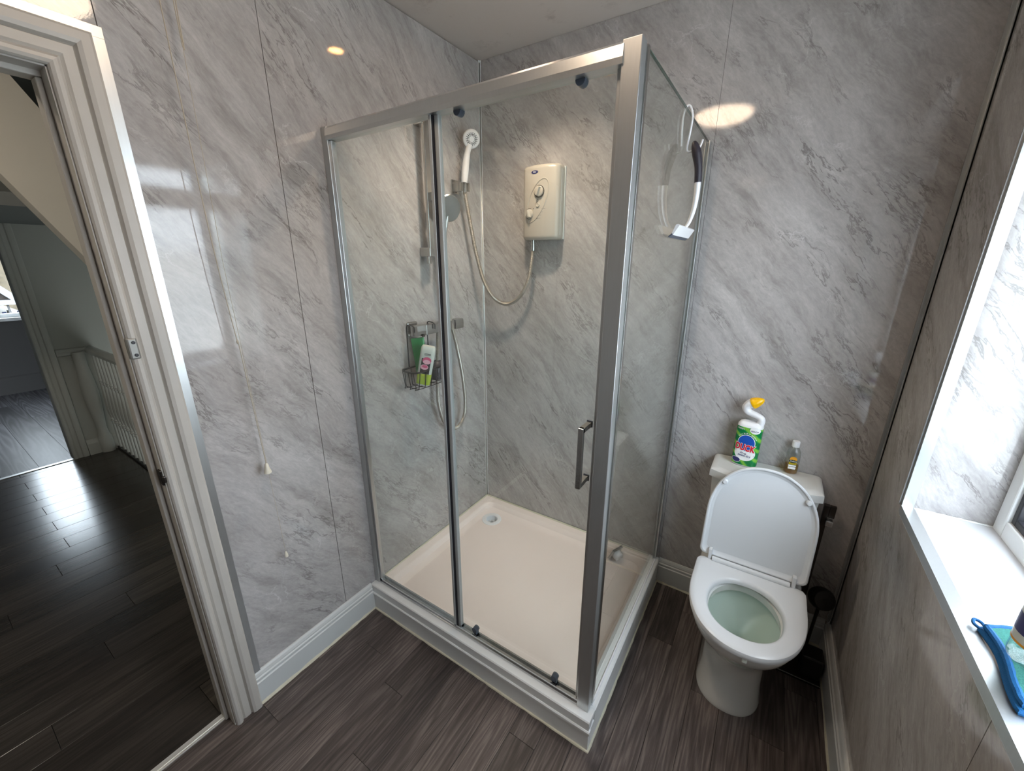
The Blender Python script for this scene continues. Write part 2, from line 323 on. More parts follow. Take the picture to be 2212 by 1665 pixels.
# ---------------------------------------------------------------- mesh helpers
class MB:
    def __init__(s): s.v = []; s.f = []; s.M = Matrix.Identity(4); s.smooth = []
    def add(s, vs, fs, smooth=False):
        o = len(s.v); s.v += [tuple(s.M @ Vector(p)) for p in vs]; s.f += [[i+o for i in f] for f in fs]; s.smooth += [smooth]*len(fs)
    def box(s, a, b, bev=0.0):
        (x0, y0, z0), (x1, y1, z1) = [min(p) for p in zip(a, b)], [max(p) for p in zip(a, b)]
        if bev <= 0:
            s.add([(x0,y0,z0),(x1,y0,z0),(x1,y1,z0),(x0,y1,z0),(x0,y0,z1),(x1,y0,z1),(x1,y1,z1),(x0,y1,z1)],
                  [(0,3,2,1),(4,5,6,7),(0,1,5,4),(1,2,6,5),(2,3,7,6),(3,0,4,7)]); return
        bm = bmesh.new(); bmesh.ops.create_cube(bm, size=1)
        for v in bm.verts: v.co = Vector(((x0+x1)/2 + v.co.x*(x1-x0), (y0+y1)/2 + v.co.y*(y1-y0), (z0+z1)/2 + v.co.z*(z1-z0)))
        bmesh.ops.bevel(bm, geom=list(bm.edges), offset=bev, segments=2, affect='EDGES', profile=.5)
        bm.verts.index_update(); s.add([v.co[:] for v in bm.verts], [[v.index for v in f.verts] for f in bm.faces]); bm.free()
    def loft(s, rings, closed=True, cap0=True, cap1=True, smooth=True):
        n = len(rings[0]); vs = [p for r in rings for p in r]; fs = []
        for i in range(len(rings)-1):
            for j in range(n if closed else n-1):
                k = (j+1) % n
                fs.append((i*n+j, i*n+k, (i+1)*n+k, (i+1)*n+j))
        s.add(vs, fs, smooth)
        if cap0: s.add(rings[0], [tuple(range(n))[::-1]])
        if cap1: s.add(rings[-1], [tuple(range(n))])
    def lathe(s, prof, n=24, smooth=True, cap=True):
        rings = [[(r*math.cos(2*PI*j/n), r*math.sin(2*PI*j/n), z) for j in range(n)] for r, z in prof]
        s.loft(rings, True, cap, cap, smooth)
    def tube(s, pts, r, n=10, smooth=True, flat=1.0):
        pts = [Vector(p) for p in pts]; rs = r if isinstance(r, (list, tuple)) else [r]*len(pts)
        t0 = (pts[1]-pts[0]).normalized(); up = Vector((0,0,1)) if abs(t0.z) < .9 else Vector((1,0,0))
        a = t0.cross(up).normalized(); rings = []
        for i, p in enumerate(pts):
            t = (pts[min(i+1, len(pts)-1)] - pts[max(i-1, 0)]).normalized()
            a = (a - t*a.dot(t)).normalized(); b = t.cross(a)
            rings.append([tuple(p + a*rs[i]*math.cos(2*PI*j/n) + b*rs[i]*flat*math.sin(2*PI*j/n)) for j in range(n)])
        s.loft(rings, smooth=smooth)
    def cyl(s, p0, p1, r, n=20, r1=None): s.tube([p0, p1], [r, r if r1 is None else r1], n)
    def prism(s, poly, axis, a, b, smooth=False):
        """polygon (2-D) swept along x, y or z from a to b"""
        def pt(q, t): return {'x': (t, q[0], q[1]), 'y': (q[0], t, q[1]), 'z': (q[0], q[1], t)}[axis]
        s.loft([[pt(q, a) for q in poly], [pt(q, b) for q in poly]], smooth=smooth)
    def build(s, name, mat, parent=None, mats=None):
        me = bpy.data.meshes.new(name)
        r = parent
        while r is not None and r.parent is not None: r = r.parent
        off = r.location if r is not None else Vector((0, 0, 0))
        me.from_pydata([tuple(Vector(p)-off) for p in s.v], [], s.f); me.materials.append(mat)
        for p, sm in zip(me.polygons, s.smooth): p.use_smooth = sm
        bm = bmesh.new(); bm.from_mesh(me); bmesh.ops.remove_doubles(bm, verts=bm.verts, dist=1e-6); bmesh.ops.recalc_face_normals(bm, faces=bm.faces)
        for e in bm.edges:
            if len(e.link_faces) == 2 and e.calc_face_angle(0) > .6: e.smooth = False
        bm.to_mesh(me); bm.free()
        o = bpy.data.objects.new(name, me); COL.objects.link(o)
        if parent is not None: o.parent = parent
        return o
def tag(o, label=None, cat=None, group=None, kind=None):
    if label: o['label'] = label
    if cat: o['category'] = cat
    if group: o['group'] = group
    if kind: o['kind'] = kind
    return o
def thing(name, loc, label, cat, group=None):
    o = bpy.data.objects.new(name, None); o.empty_display_size = .05; COL.objects.link(o); o.location = loc
    return tag(o, label, cat, group)
def struct(name, loc=(0, 0, 0)):
    o = bpy.data.objects.new(name, None); o.empty_display_size = .05; COL.objects.link(o); o.location = loc; o['kind'] = 'structure'
    return o
def B(name, a, b, mat, parent=None, bev=0.0):
    m = MB(); m.box(a, b, bev); return m.build(name, mat, parent)
def spline(pts, n=12):
    pts = [Vector(p) for p in pts]; out = []
    for i in range(len(pts)-1):
        p0, p1, p2, p3 = pts[max(i-1, 0)], pts[i], pts[i+1], pts[min(i+2, len(pts)-1)]
        for k in range(n):
            t = k/n
            out.append(.5*((2*p1) + (p2-p0)*t + (2*p0-5*p1+4*p2-p3)*t*t + (3*p1-p0-3*p2+p3)*t**3))
    out.append(pts[-1]); return out
def ribbed(pts, r, pitch):
    """resample a path and swell the radius ring by ring, like a steel shower hose"""
    pts = [Vector(p) for p in pts]; d = [0]
    for i in range(1, len(pts)): d.append(d[-1] + (pts[i]-pts[i-1]).length)
    n = int(d[-1]/pitch*2); out = []; rs = []; j = 0
    for i in range(n+1):
        t = d[-1]*i/n
        while j < len(pts)-2 and d[j+1] < t: j += 1
        f = (t-d[j])/max(1e-9, d[j+1]-d[j]); out.append(pts[j].lerp(pts[j+1], f)); rs.append(r if i % 2 else r*.90)
    return out, rs
def uvproj(o, sdir, off=(0, 0)):
    me = o.data; uv = me.uv_layers.new(name='UVMap'); sd = Vector(sdir)
    for p in me.polygons:
        n = p.normal; ax = sd
        if abs(n.dot(sd)) > .8: ax = Vector((sd.y, -sd.x, 0))
        for li in p.loop_indices:
            co = me.vertices[me.loops[li].vertex_index].co
            uv.data[li].uv = (co.dot(ax)+off[0], (co.z if abs(n.z) < .8 else co.dot(Vector((-sd.y, sd.x, 0))))+off[1])
    return o
def panel(a, b, parent, sdir, off):
    o = B('panel', a, b, M_marble, parent); return uvproj(o, sdir, off)
def dpoly(hw, yf, yb, n=40, cx=0.0, rb=.03, p=2.2, k=1.3):
    """D outline seen from above: round front at y=yf (towards -y), straight sides, small back corners at y=yb"""
    L = min(hw*k, abs(yf-yb)-rb); yc = yf + L; pts = []
    for i in range(n+1):
        a = PI*i/n; c, s_ = math.cos(a), math.sin(a)
        pts.append((cx + hw*math.copysign(abs(c)**(2/p), c), yc - L*abs(s_)**(2/p)))
    q = [(cx-hw+rb*(1-math.cos(t)), yb-rb+rb*math.sin(t)) for t in (0, PI/6, PI/3, PI/2)]
    pts += q + [(2*cx-x, y) for x, y in q[::-1]]
    return pts
def ell(cx, cy, a, b, n=48): return [(cx+a*math.cos(2*PI*i/n), cy+b*math.sin(2*PI*i/n)) for i in range(n)]
def text_mesh(s, size, offset=0.0, shear=0.0, spacing=1.0):
    c = bpy.data.curves.new('lettering', 'FONT'); c.body = s; c.size = size; c.offset = offset; c.shear = shear; c.align_x = 'CENTER'; c.align_y = 'CENTER'; c.space_character = spacing
    o = bpy.data.objects.new('lettering', c); COL.objects.link(o)
    dg = bpy.context.evaluated_depsgraph_get(); me = bpy.data.meshes.new_from_object(o.evaluated_get(dg))
    vs = [v.co[:] for v in me.vertices]; fs = [list(p.vertices) for p in me.polygons]
    bpy.data.objects.remove(o); bpy.data.curves.remove(c); bpy.data.meshes.remove(me)
    return vs, fs

W, C = 1.768, 2.4566
# ================================================================ BATHROOM SHELL
floor = struct('floor'); B('subfloor', (-.11, -2.6, -.06), (W, 0, -.004), M_gasket, floor)
random.seed(3)
xe = [-.08 + .1*i for i in range(20)]
joints = {1: [-1.42, -.6], 5: [-1.335, -.4], 9: [-1.0, -.2], 10: [-1.7, -.75], 2: [-2.0, -1.05], 3: [-1.75], 4: [-2.05, -1.12], 6: [-1.9], 7: [-1.55, -.5], 8: [-2.1], 11: [-1.28], 12: [-1.6, -.35], 13: [-1.0, -.14], 14: [-1.5, -.5], 15: [-.8], 16: [-.55], 17: [-.3]}
for i in range(19):
    x0, x1 = max(-.105, -.07+.1*i), min(W, .03+.1*i)
    if x1 - x0 < .01: continue
    ys = [0] + sorted(joints.get(i, [-1.2]), reverse=True) + [-2.6]
    for y1, y0 in zip(ys[:-1], ys[1:]):
        B('plank', (x0+.0005, y0+.0005, -.004), (x1-.0005, y1-.0005, random.uniform(-.0003, .0003)), M_floor, floor, .0006)

ceiling = tag(B('ceiling', (-.1, -2.7, C), (W+.1, .1, C+.05), M_ceil), kind='structure')

DY0, DY1, DZ = -2.30, -1.505, 1.945                     # bathroom doorway in the left wall
wl_ = struct('wall_left')
m = MB(); m.box((-.1, DY1, 0), (-.010, 0, C)); m.box((-.1, -2.6, 0), (-.010, DY0, C)); m.box((-.1, DY0, DZ), (-.010, DY1, C))
m.build('wall_core', M_landwall, wl_)
for y0, y1, z0 in ((-1.0345, -.003, 0), (-1.4, -1.0365, 0), (-2.6, -1.402, 2.045)):
    panel((-.010, y0, z0), (0, y1, C-.004), wl_, (0, 1, 0), (0.3, .2))
wb = struct('wall_back')
B('wall_core', (-.1, .010, 0), (W+.3, .1, C), M_gasket, wb)
for x0, x1, off in ((.003, 1.0745, (2.1, .9)), (1.0755, W-.002, (2.1, .9))):
    panel((x0, 0, 0), (x1, .010, C-.001), wb, (1, 0, 0), off)
WY0, WY1, WZ0, WZ1 = -1.55, -.345, .88, 2.17            # window opening
wr = struct('wall_right')
m = MB()
for a, b in (((WY1+.010, 0), (.1, C)), ((-2.6, 0), (WY0-.010, C)), ((WY0, 0), (WY1, WZ0-.03)), ((WY0, WZ1+.012), (WY1, C))):
    m.box((W+.010, a[0], a[1]), (W+.30, b[0], b[1]))
m.build('wall_core', M_gasket, wr)
for y0, y1, z0, z1 in ((WY1, -.002, 0, C-.001), (-.999, WY1, 0, WZ0), (WY0, -1.001, 0, WZ0), (-2.6, WY0, 0, C), (WY0, WY1, WZ1, C)):
    panel((W, y0, z0), (W+.010, y1, z1), wr, (0, -1, 0), (4.4, .5))
for y0, y1 in ((WY1, WY1+.010), (WY0-.010, WY0)):        # marble lined window reveals
    panel((W+.010, y0, WZ0), (1.95, y1, WZ1), wr, (1, 0, 0), (6.3, 1.5))
panel((W+.010, WY0, WZ1), (1.95, WY1, WZ1+.012), wr, (1, 0, 0), (7.3, 2.5))
wf = struct('wall_front'); B('wall_core', (-.1, -2.7, 0), (W+.3, -2.61, C), M_gasket, wf)
for x0, x1 in ((0, .999), (1.001, W)): panel((x0, -2.61, 0), (x1, -2.6, C), wf, (-1, 0, 0), (8, 0))

# corner and edge trims
def trim(name, mat, boxes, bev=0.0):
    m = MB()
    for a, b in boxes: m.box(a, b, bev)
    return tag(m.build(name, mat), kind='structure')
trim('trim_1', M_pvc, [((0, -.009, .11), (.003, 0, C)), ((.0, -.003, .11), (.009, 0, C))])
m = MB(); m.tube([(.004, -.004, .115), (.004, -.004, C-.01)], .0045, 8); tag(m.build('trim_2', M_alu), kind='structure')
trim('trim_3', M_alu, [((W-.014, -.0035, .13), (W, 0, C)), ((W-.0035, -.020, .13), (W, 0, C)), ((W-.006, -.020, .13), (W, -.016, C))])
trim('trim_4', M_alu, [((0, -1.420, .132), (.005, -1.396, 2.0295)), ((0, -2.40, 2.0300), (.005, -1.396, 2.052))])
rv = []
for y, s in ((WY1, 1), (WY0, -1)):
    rv += [((W-.003, y, WZ0), (W, y+s*.022, WZ1+.022)), ((W-.003, y-s*.003, WZ0), (W+.022, y, WZ1))]
    rv += [((W-.007, y+s*.009, WZ0), (W-.003, y+s*.013, WZ1+.013))]
rv += [((W-.003, WY0-.022, WZ1), (W, WY1+.022, WZ1+.022)), ((W-.003, WY0, WZ1-.003), (W+.022, WY1, WZ1))]
rv += [((W-.004, WY0-.02, WZ0), (W+.024, WY1+.003, WZ0+.003)), ((W-.004, WY0-.02, WZ0-.022), (W, WY1+.003, WZ0))]
trim('trim_5', M_alu, rv)

SKP = [(0, 0), (.018, 0), (.018, .094), (.0135, .098), (.0155, .102), (.0155, .110), (.011, .114), (.012, .118), (.0085, .128), (.004, .135), (0, .135)]
def skirting(name, kind, a, b):
    m = MB(); f = {'left': lambda t, p: (p[0], t, p[1]), 'back': lambda t, p: (t, -p[0], p[1]), 'right': lambda t, p: (W-p[0], t, p[1]), 'front': lambda t, p: (t, -2.6+p[0], p[1])}[kind]
    m.loft([[f(a, p) for p in SKP], [f(b, p) for p in SKP]], smooth=False)
    o = tag(m.build(name, M_skirt), kind='structure')
    m = MB(); pr = [(.017, 0), (.022, 0), (.0205, .004), (.0178, .009), (.017, .009)]
    N = 24; rings = []
    for i in range(N+1):
        t = a+(b-a)*i/N; k = 1+random.uniform(-.3, .35)
        rings.append([f(t, (.017+(p[0]-.017)*k, p[1]*k)) for p in pr])
    m.loft(rings); m.build('sealant', M_caulk, o)
skirting('baseboard_left', 'left', -1.421, -.908); skirting('baseboard_back', 'back', 1.080, W-.018)
skirting('baseboard_right', 'right', -2.6, 0); skirting('baseboard_front', 'front', 0, W-.018)

# doorway: lining, stop, architrave, keeps
door = struct('door_1')
m = MB()
m.box((-.113, DY1-.003, 0), (.012, DY1, DZ)); m.box((-.113, DY0, 0), (.012, DY0+.003, DZ)); m.box((-.113, DY0, DZ-.003), (.012, DY1, DZ))
m.build('lining', M_arch, door)
m = MB(); m.box((-.068, DY1-.014, 0), (-.030, DY1-.003, DZ-.0145), .003); m.box((-.068, DY0+.003, 0), (-.030, DY0+.014, DZ-.0145), .003); m.box((-.068, DY0, DZ-.014), (-.030, DY1, DZ), .003)
m.build('door_stop', M_arch, door)
APR = [(0, 0), (0, .019), (.003, .024), (.009, .027), (.016, .026), (.021, .021), (.023, .015), (.026, .017), (.029, .0195), (.047, .0195), (.049, .016), (.051, .0195), (.054, .026), (.062, .029), (.078, .029), (.083, .026), (.084, 0)]
def architrave(name, sgn, x0):
    m = MB()
    nodes = [(DY1, 0, 1, 0), (DY1, DZ, 1, 1), (DY0, DZ, -1, 1), (DY0, 0, -1, 0)]
    m.loft([[(x0+sgn*h, y+dy*d, z+dz*d) for d, h in APR] for y, z, dy, dz in nodes], smooth=False)
    return m.build(name, M_arch, door)
architrave('architrave', 1, 0.0); architrave('landing_architrave', -1, -.1)
m = MB(); m.box((.012, -1.508, 1.318), (.0285, -1.487, 1.372), .004); k = m.build('strike_plate', M_keep, door)
for z in (1.329, 1.361): m = MB(); m.M = Matrix.Translation((.0285, -1.496, z)) @ Matrix.Rotation(PI/2, 4, 'Y'); m.lathe([(.0042, 0), (.0042, .001), (.0025, .0015)], 12); m.build('screw', M_gasket, k)
m = MB(); m.box((-.012, -1.513, .955), (.010, -1.503, 1.0), .002); m.box((.004, -1.512, .965), (.020, -1.500, .985), .003); m.build('latch_keep', M_darkmetal, door)
trim('trim_6', M_thresh, [((-.066, -2.30, -.001), (-.038, -1.505, .004)), ((-.058, -2.30, .003), (-.046, -1.505, .006))], .0008)

# window: white frame, transom, mullion, dark glazing bead, obscure glass
win = struct('window_1')
FX0, FX1 = 1.945, 2.005
def frame_bars(y0, y1, z0, z1, t, x0, x1, bev):
    m = MB(); m.box((x0, y0, z0), (x1, y0+t, z1), bev); m.box((x0, y1-t, z0), (x1, y1, z1), bev); m.box((x0, y0+t, z0), (x1, y1-t, z0+t), bev); m.box((x0, y0+t, z1-t), (x1, y1-t, z1), bev); return m
m = frame_bars(WY0, WY1, WZ0, WZ1, .048, FX0, FX1, .004); m.box((FX0, -.998, WZ0+.048), (FX1, -.942, WZ1-.048), .004); m.box((FX0, WY0+.048, 1.895), (FX1, WY1-.048, 1.975), .004)
m.build('frame', M_pvc, win)
for y0, y1 in ((WY0+.048, -.998), (-.942, WY1-.048)):
    for z0, z1 in ((WZ0+.048, 1.895), (1.975, WZ1-.048)):
        fr = frame_bars(y0, y1, z0, z1, .018, FX0+.008, FX1-.006, .002).build('glazing_bead', M_gasket, win)
        B('pane', (FX0+.024, y0+.016, z0+.016), (FX0+.030, y1-.016, z1-.016), M_obsc, fr)
B('window_sill', (W-.001, WY0, WZ0-.03), (FX0+.01, WY1, WZ0+.0015), M_sill, win, .001)
m = MB(); N = 30
for yy in ((WY1-.001),):
    m.tube([(W+.022+(FX0-W-.022)*i/N, yy-.002, WZ0+.003) for i in range(N+1)], [.003*random.uniform(.7, 1.3) for _ in range(N+1)], 6)
m.build('sealant', M_pvc, win)

# ================================================================ SHOWER TRAY
TA, TB, TH = 1.079, .907, .130
tray = thing('shower_tray', (.5, -.45, 0), 'cream white shower tray on a raised white plinth in the corner', 'shower tray')
def rrect(x0, x1, y0, y1, r, z, n=6):
    pts = []
    for cx, cy_, a0 in ((x1-r, y1-r, 0), (x0+r, y1-r, PI/2), (x0+r, y0+r, PI), (x1-r, y0+r, 1.5*PI)):
        for i in range(n+1): a = a0+PI/2*i/n; pts.append((cx+r*math.cos(a), cy_+r*math.sin(a), z))
    return pts
m = MB()
m.loft([rrect(.002, TA-.012, -TB+.012, -.002, .004, .04), rrect(.002, TA-.012, -TB+.012, -.002, .004, .118),
        rrect(.003, TA-.013, -TB+.013, -.003, .004, .120), rrect(.045, TA-.055, -TB+.055, -.045, .05, .120), rrect(.050, TA-.060, -TB+.060, -.050, .05, .117),
        rrect(.062, TA-.072, -TB+.072, -.062, .05, .094), rrect(.075, TA-.085, -TB+.085, -.075, .05, .088)], cap0=True, cap1=False)
flr = rrect(.075, TA-.085, -TB+.085, -.075, .05, .088); dc = (.148, -.156)
ring = [(dc[0]+.055*math.cos(2*PI*(i+.5)/len(flr)+.0), dc[1]+.055*math.sin(2*PI*(i+.5)/len(flr)), .084) for i in range(len(flr))]
m.loft([flr, ring], cap0=False, cap1=False)
m.build('basin', M_tray, tray)
m = MB(); m.M = Matrix.Translation((dc[0], dc[1], .0)); m.lathe([(.058, .083), (.057, .087), (.050, .089), (.036, .0885), (.033, .086), (.031, .052)], 32, cap=False); wst = m.build('waste_flange', M_plastic, tray)
m = MB()
for i in range(18):
    a = 2*PI*i/18; m.M = Matrix.Translation((dc[0], dc[1], 0)) @ Matrix.Rotation(a, 4, 'Z'); m.box((.014, -.0022, .0538), (.029, .0022, .0600))
m.build('grille', M_plastic, wst)
m = MB(); m.M = Matrix.Translation((dc[0], dc[1], 0)); m.lathe([(.0315, .0500), (.0315, .0535), (0, .0535)], 28); m.build('sump', M_darkmetal, wst)
# plinth boards: a lower board, a lip, and the ledge above
def ledge(pts): return pts
m = MB(); m.box((0.002, -TB, 0), (TA, -TB+.014, .082), .001); m.build('front_board', M_riser, tray)
m = MB(); m.prism([(-TB-.005, .080), (-TB+.01, .080), (-TB+.01, .093), (-TB-.002, .093), (-TB-.005, .089)], 'x', 0.002, TA+.004); m.build('front_lip', M_riser, tray)
m = MB(); m.prism([(-TB, .093), (-TB+.014, .093), (-TB+.05, .1185), (-TB+.05, TH), (-TB+.003, TH), (-TB, TH-.004)], 'x', .002, TA); m.build('front_ledge', M_riser, tray)
m = MB(); m.box((TA-.014, -TB+.0145, 0), (TA, -.018, .082), .001); m.build('side_board', M_riser, tray)
m = MB(); m.prism([(TA-.05, .1185), (TA-.014, .082), (TA, .082), (TA+.001, TH-.004), (TA-.003, TH), (TA-.05, TH)], 'y', -TB+.0502, -.001); m.build('side_ledge', M_riser, tray)
m = MB(); N = 40
m.tube([(.01+(TA-.005)*i/N, -TB-.002, .001) for i in range(N+1)], [.0045*random.uniform(.75, 1.3) for _ in range(N+1)], 7)
m.tube([(TA+.002, -TB-.002+(TB-.02)*i/N, .001) for i in range(N+1)], [.0045*random.uniform(.75, 1.3) for _ in range(N+1)], 7)
m.build('floor_sealant', M_caulk, tray)
m = MB(); m.tube([(.005, -TB+.05+(TB-.055)*i/N, .121) for i in range(N+1)], .0045, 6); m.tube([(.005+(TA-.06)*i/N, -.005, .121) for i in range(N+1)], .0045, 6); m.build('wall_sealant', M_caulk, tray)

# ================================================================ SHOWER ENCLOSURE
GY, GX, ZT = -.880, 1.062, 1.979
enc = thing('shower_enclosure', (.54, -.88, TH), 'corner shower enclosure with silver frame, sliding glass door and glass side panel', 'shower enclosure')
m = MB(); m.box((.001, GY, TH), (.030, GY+.03, ZT), .0015); m.box((.028, GY+.006, TH), (.041, GY+.024, ZT-.042), .001); m.build('wall_jamb', M_alu, enc)
m = MB(); m.prism([(GY-.004, 1.938), (GY+.034, 1.938), (GY+.034, 1.979), (GY+.006, 1.979), (GY-.002, 1.972), (GY-.005, 1.950)], 'x', .026, 1.026); m.build('header_rail', M_alu, enc)
m = MB(); m.box((1.022, GY, TH), (GX, GY+.032, ZT+.001), .0015); m.build('corner_post', M_alu, enc)
m = MB(); m.box((.03, GY+.002, TH), (1.021, GY+.036, TH+.010), .001); m.box((.03, GY+.006, TH+.010), (1.021, GY+.012, TH+.022)); m.box((.03, GY+.028, TH+.010), (1.021, GY+.034, TH+.018)); m.build('bottom_track', M_chrome, enc)
fx = B('fixed_pane', (.036, GY+.010, TH+.012), (.488, GY+.015, 1.945), M_glass, enc)
m = MB(); m.box((.480, GY+.006, TH+.014), (.490, GY+.018, 1.940), .001); m.build('edge_profile', M_satin, fx)
m = MB(); m.box((.4902, GY+.008, TH+.014), (.4922, GY+.020, 1.940)); m.build('edge_seal', M_gasket, fx)
sl = B('sliding_door', (.474, GY+.023, TH+.016), (1.020, GY+.028, 1.945), M_glass, enc)
m = MB(); m.box((.4925, GY+.016, TH+.016), (.508, GY+.032, 1.940), .002); m.build('leading_profile', M_satin, sl)
m = MB(); m.box((1.008, GY+.018, TH+.016), (1.020, GY+.031, 1.940), .002); m.build('closing_profile', M_alu, sl)
hx = .998
m = MB(); m.box((hx-.007, GY-.044, .975), (hx+.007, GY-.031, 1.150), .0015); m.box((hx-.0068, GY-.040, 1.136), (hx+.007, GY+.023, 1.150), .0012); m.box((hx-.0068, GY-.040, .9755), (hx+.0068, GY+.023, .989), .0012); m.build('handle', M_dull, sl)
for z in (.973, 1.134): B('handle_washer', (hx-.008, GY+.015, z), (hx+.008, GY+.019, z+.018), M_grey, sl)
for x in (.575, .926):
    for z, s in ((1.936, 1), (.164, -1)):
        m = MB(); m.cyl((x, GY+.016, z), (x, GY+.036, z), .0115, 20); m.box((x-.010, GY+.018, z-(.002 if s > 0 else .018)), (x+.010, GY+.034, z+.012 if s > 0 else z+.004), .002); m.build('roller', M_grey, sl)
B('side_pane', (1.0535, GY+.034, TH+.004), (1.0595, -.012, ZT-.002), M_glass, enc)
m = MB(); m.box((1.0535, GY+.034, ZT-.002), (1.0595, -.012, ZT-.0005)); m.build('pane_top_edge', M_gedge, enc)
m = MB(); m.box((1.048, -.030, TH), (1.0525, -.0005, ZT), .0006); m.box((1.0605, -.026, TH), (1.065, -.0005, ZT), .0006); m.box((1.048, -.004, TH), (1.065, -.0005, ZT)); m.build('wall_channel', M_alu, enc)
m = MB(); m.box((1.056, GY+.031, TH), (1.0655, GY+.046, ZT-.004), .0008); m.build('post_seal', M_dull, enc)
m = MB(); m.tube([(1.063, GY+.03+(.84)*i/30, TH+.003) for i in range(31)], .004, 6); m.build('pane_sealant', M_plastic, enc)

# ================================================================ TOILET
TX = 1.443
wc = thing('toilet', (TX, -.35, 0), 'white close coupled toilet with raised lid below the marble wall', 'toilet')
secs = [(.000, .108, -.522, -.10), (.012, .108, -.523, -.10), (.03, .104, -.515, -.09), (.10, .100, -.508, -.08), (.18, .100, -.508, -.07), (.225, .108, -.522, -.06), (.27, .128, -.556, -.05), (.31, .148, -.596, -.05), (.35, .165, -.630, -.05), (.385, .173, -.648, -.05), (.400, .172, -.648, -.05), (.4055, .168, -.644, -.055)]
NR = 80
def resample(poly, N=NR):
    d = [0]; q = poly + [poly[0]]
    for i in range(1, len(q)): d.append(d[-1] + math.hypot(q[i][0]-q[i-1][0], q[i][1]-q[i-1][1]))
    out = []; j = 0
    for i in range(N):
        t = d[-1]*i/N
        while d[j+1] < t: j += 1
        f = (t-d[j])/max(1e-9, d[j+1]-d[j]); out.append((q[j][0]+(q[j+1][0]-q[j][0])*f, q[j][1]+(q[j+1][1]-q[j][1])*f))
    return out
def arr(z, hw, yf, yb): return [(TX+x, y, z) for x, y in resample(dpoly(hw, yf, yb, k=1.45 if z > .2 else 1.15))]
def inner(z, a, b, cy_): return [(TX+a*math.cos(-2*PI*i/NR), cy_+b*math.sin(-2*PI*i/NR), z) for i in range(NR)]
m = MB()
m.loft([arr(*s) for s in secs] + [inner(.4055, .115, .150, -.470), inner(.400, .109, .143, -.470), inner(.372, .112, .146, -.470)], cap1=False)
m.build('pan', M_ceramic, wc)
m = MB(); m.loft([inner(.372, .112, .146, -.470), inner(.360, .124, .160, -.468), inner(.33, .119, .152, -.465), inner(.28, .095, .120, -.455), inner(.23, .062, .080, -.44), inner(.19, .042, .055, -.43), inner(.15, .034, .045, -.42)], cap0=False, cap1=True)
m.build('bowl', M_bowl, wc)
m = MB(); m.loft([inner(.196, .046, .060, -.43), inner(.1965, .044, .058, -.43)]); m.build('water', M_water, wc)
# seat ring
def seat_out(ins, z):
    return [(TX+x, y, z) for x, y in resample(dpoly(.180-ins, -.665+ins, -.270-ins, k=1.45, rb=.022))]
def seat_in(a, b, z):
    pts = []
    for i in range(NR):
        t = -2*PI*i/NR; c, s_ = math.cos(t), math.sin(t)
        pts.append((TX+a*math.copysign(abs(c)**.92, c), -.472+b*math.copysign(abs(s_)**.92, s_), z))
    return pts
m = MB()
rings = [seat_out(.010, .409), seat_out(.001, .411), seat_out(0, .416), seat_out(0, .424), seat_out(.002, .430), seat_out(.008, .4335), seat_out(.018, .4345), seat_in(.124, .141, .4335), seat_in(.118, .135, .431), seat_in(.113, .130, .424), seat_in(.112, .129, .414), seat_in(.118, .135, .409), seat_out(.010, .409)]
m.loft(rings, cap0=False, cap1=False)
st = m.build('seat', M_seat, wc)
m = MB(); m.box((TX-.128, -.300, .412), (TX+.128, -.262, .434), .004); m.tube([(TX-.128, -.279, .438), (TX+.128, -.279, .438)], .0105, 16); m.build('hinge_bar', M_seat, st)
m = MB(); m.box((TX+.010, -.6605, .392), (TX+.024, -.648, .408), .003); m.build('seat_buffer', M_frost, st)
# raised lid, leaning on the cistern
a = math.radians(-8.2)
LM = Matrix.Translation((TX, -.262, .438)) @ Matrix.Rotation(a, 4, 'X')
def lid_ring(ins, d):
    pts = []
    for x, y in dpoly(.178-ins, -.402+ins, -.004-ins, k=1.22, rb=.020, p=2.15): pts.append((x, -d, -y))
    return pts
m = MB(); m.M = LM
m.loft([lid_ring(.012, -.016), lid_ring(.002, -.010), lid_ring(0, -.004), lid_ring(0, .004), lid_ring(.003, .0075), lid_ring(.007, .0075), lid_ring(.012, .001), lid_ring(.022, -.002)], cap1=True)
ld = m.build('lid', M_seat, wc)
for sx, zz in ((-.132, .315), (.132, .315)):
    m = MB(); m.M = LM @ Matrix.Translation((sx, .002, zz)) @ Matrix.Rotation(PI/2, 4, 'X'); m.lathe([(.010, 0), (.010, .008), (.007, .013), (.0, .0135)], 16); m.build('lid_buffer', M_seat, ld)
for sx in (-.144, .132): m = MB(); m.M = LM; m.box((sx, -.020, -.012), (sx+.013, .004, .034), .003); m.build('hinge_lug', M_seat, ld)
# cistern
def cist(hw, d, z, bow=.035, ins=0.0, n=18):
    pts = [(TX-.008+hw-ins, -.008, z), (TX-.008-hw+ins, -.008, z)]
    r = .03
    fr_ = []
    for i in range(n+1):
        u = -1+2*i/n; x = u*(hw-ins); y = -(d-ins) + bow*(abs(u)**2.6)
        fr_.append((TX-.008+x, y, z))
    return pts + fr_
m = MB(); m.loft([cist(.150, .165, .40), cist(.158, .17, .44), cist(.168, .172, .56), cist(.176, .175, .70), cist(.178, .176, .724)]); m.build('cistern', M_ceramic, wc)
m = MB(); m.loft([cist(.182, .182, .724, ins=.004), cist(.187, .187, .727), cist(.187, .187, .745), cist(.186, .186, .756), cist(.186, .186, .763, ins=.008), cist(.186, .186, .765, ins=.022)]); cl_ = m.build('cistern_lid', M_ceramic, wc)
m = MB(); m.M = Matrix.Translation((1.436, -.085, .765)) @ Matrix.Diagonal((1.0, .78, 1, 1)); m.lathe([(.032, -.003), (.032, .002), (.029, .0035), (.026, .0025), (0, .0025)], 32); fb = m.build('flush_button', M_chrome, wc)
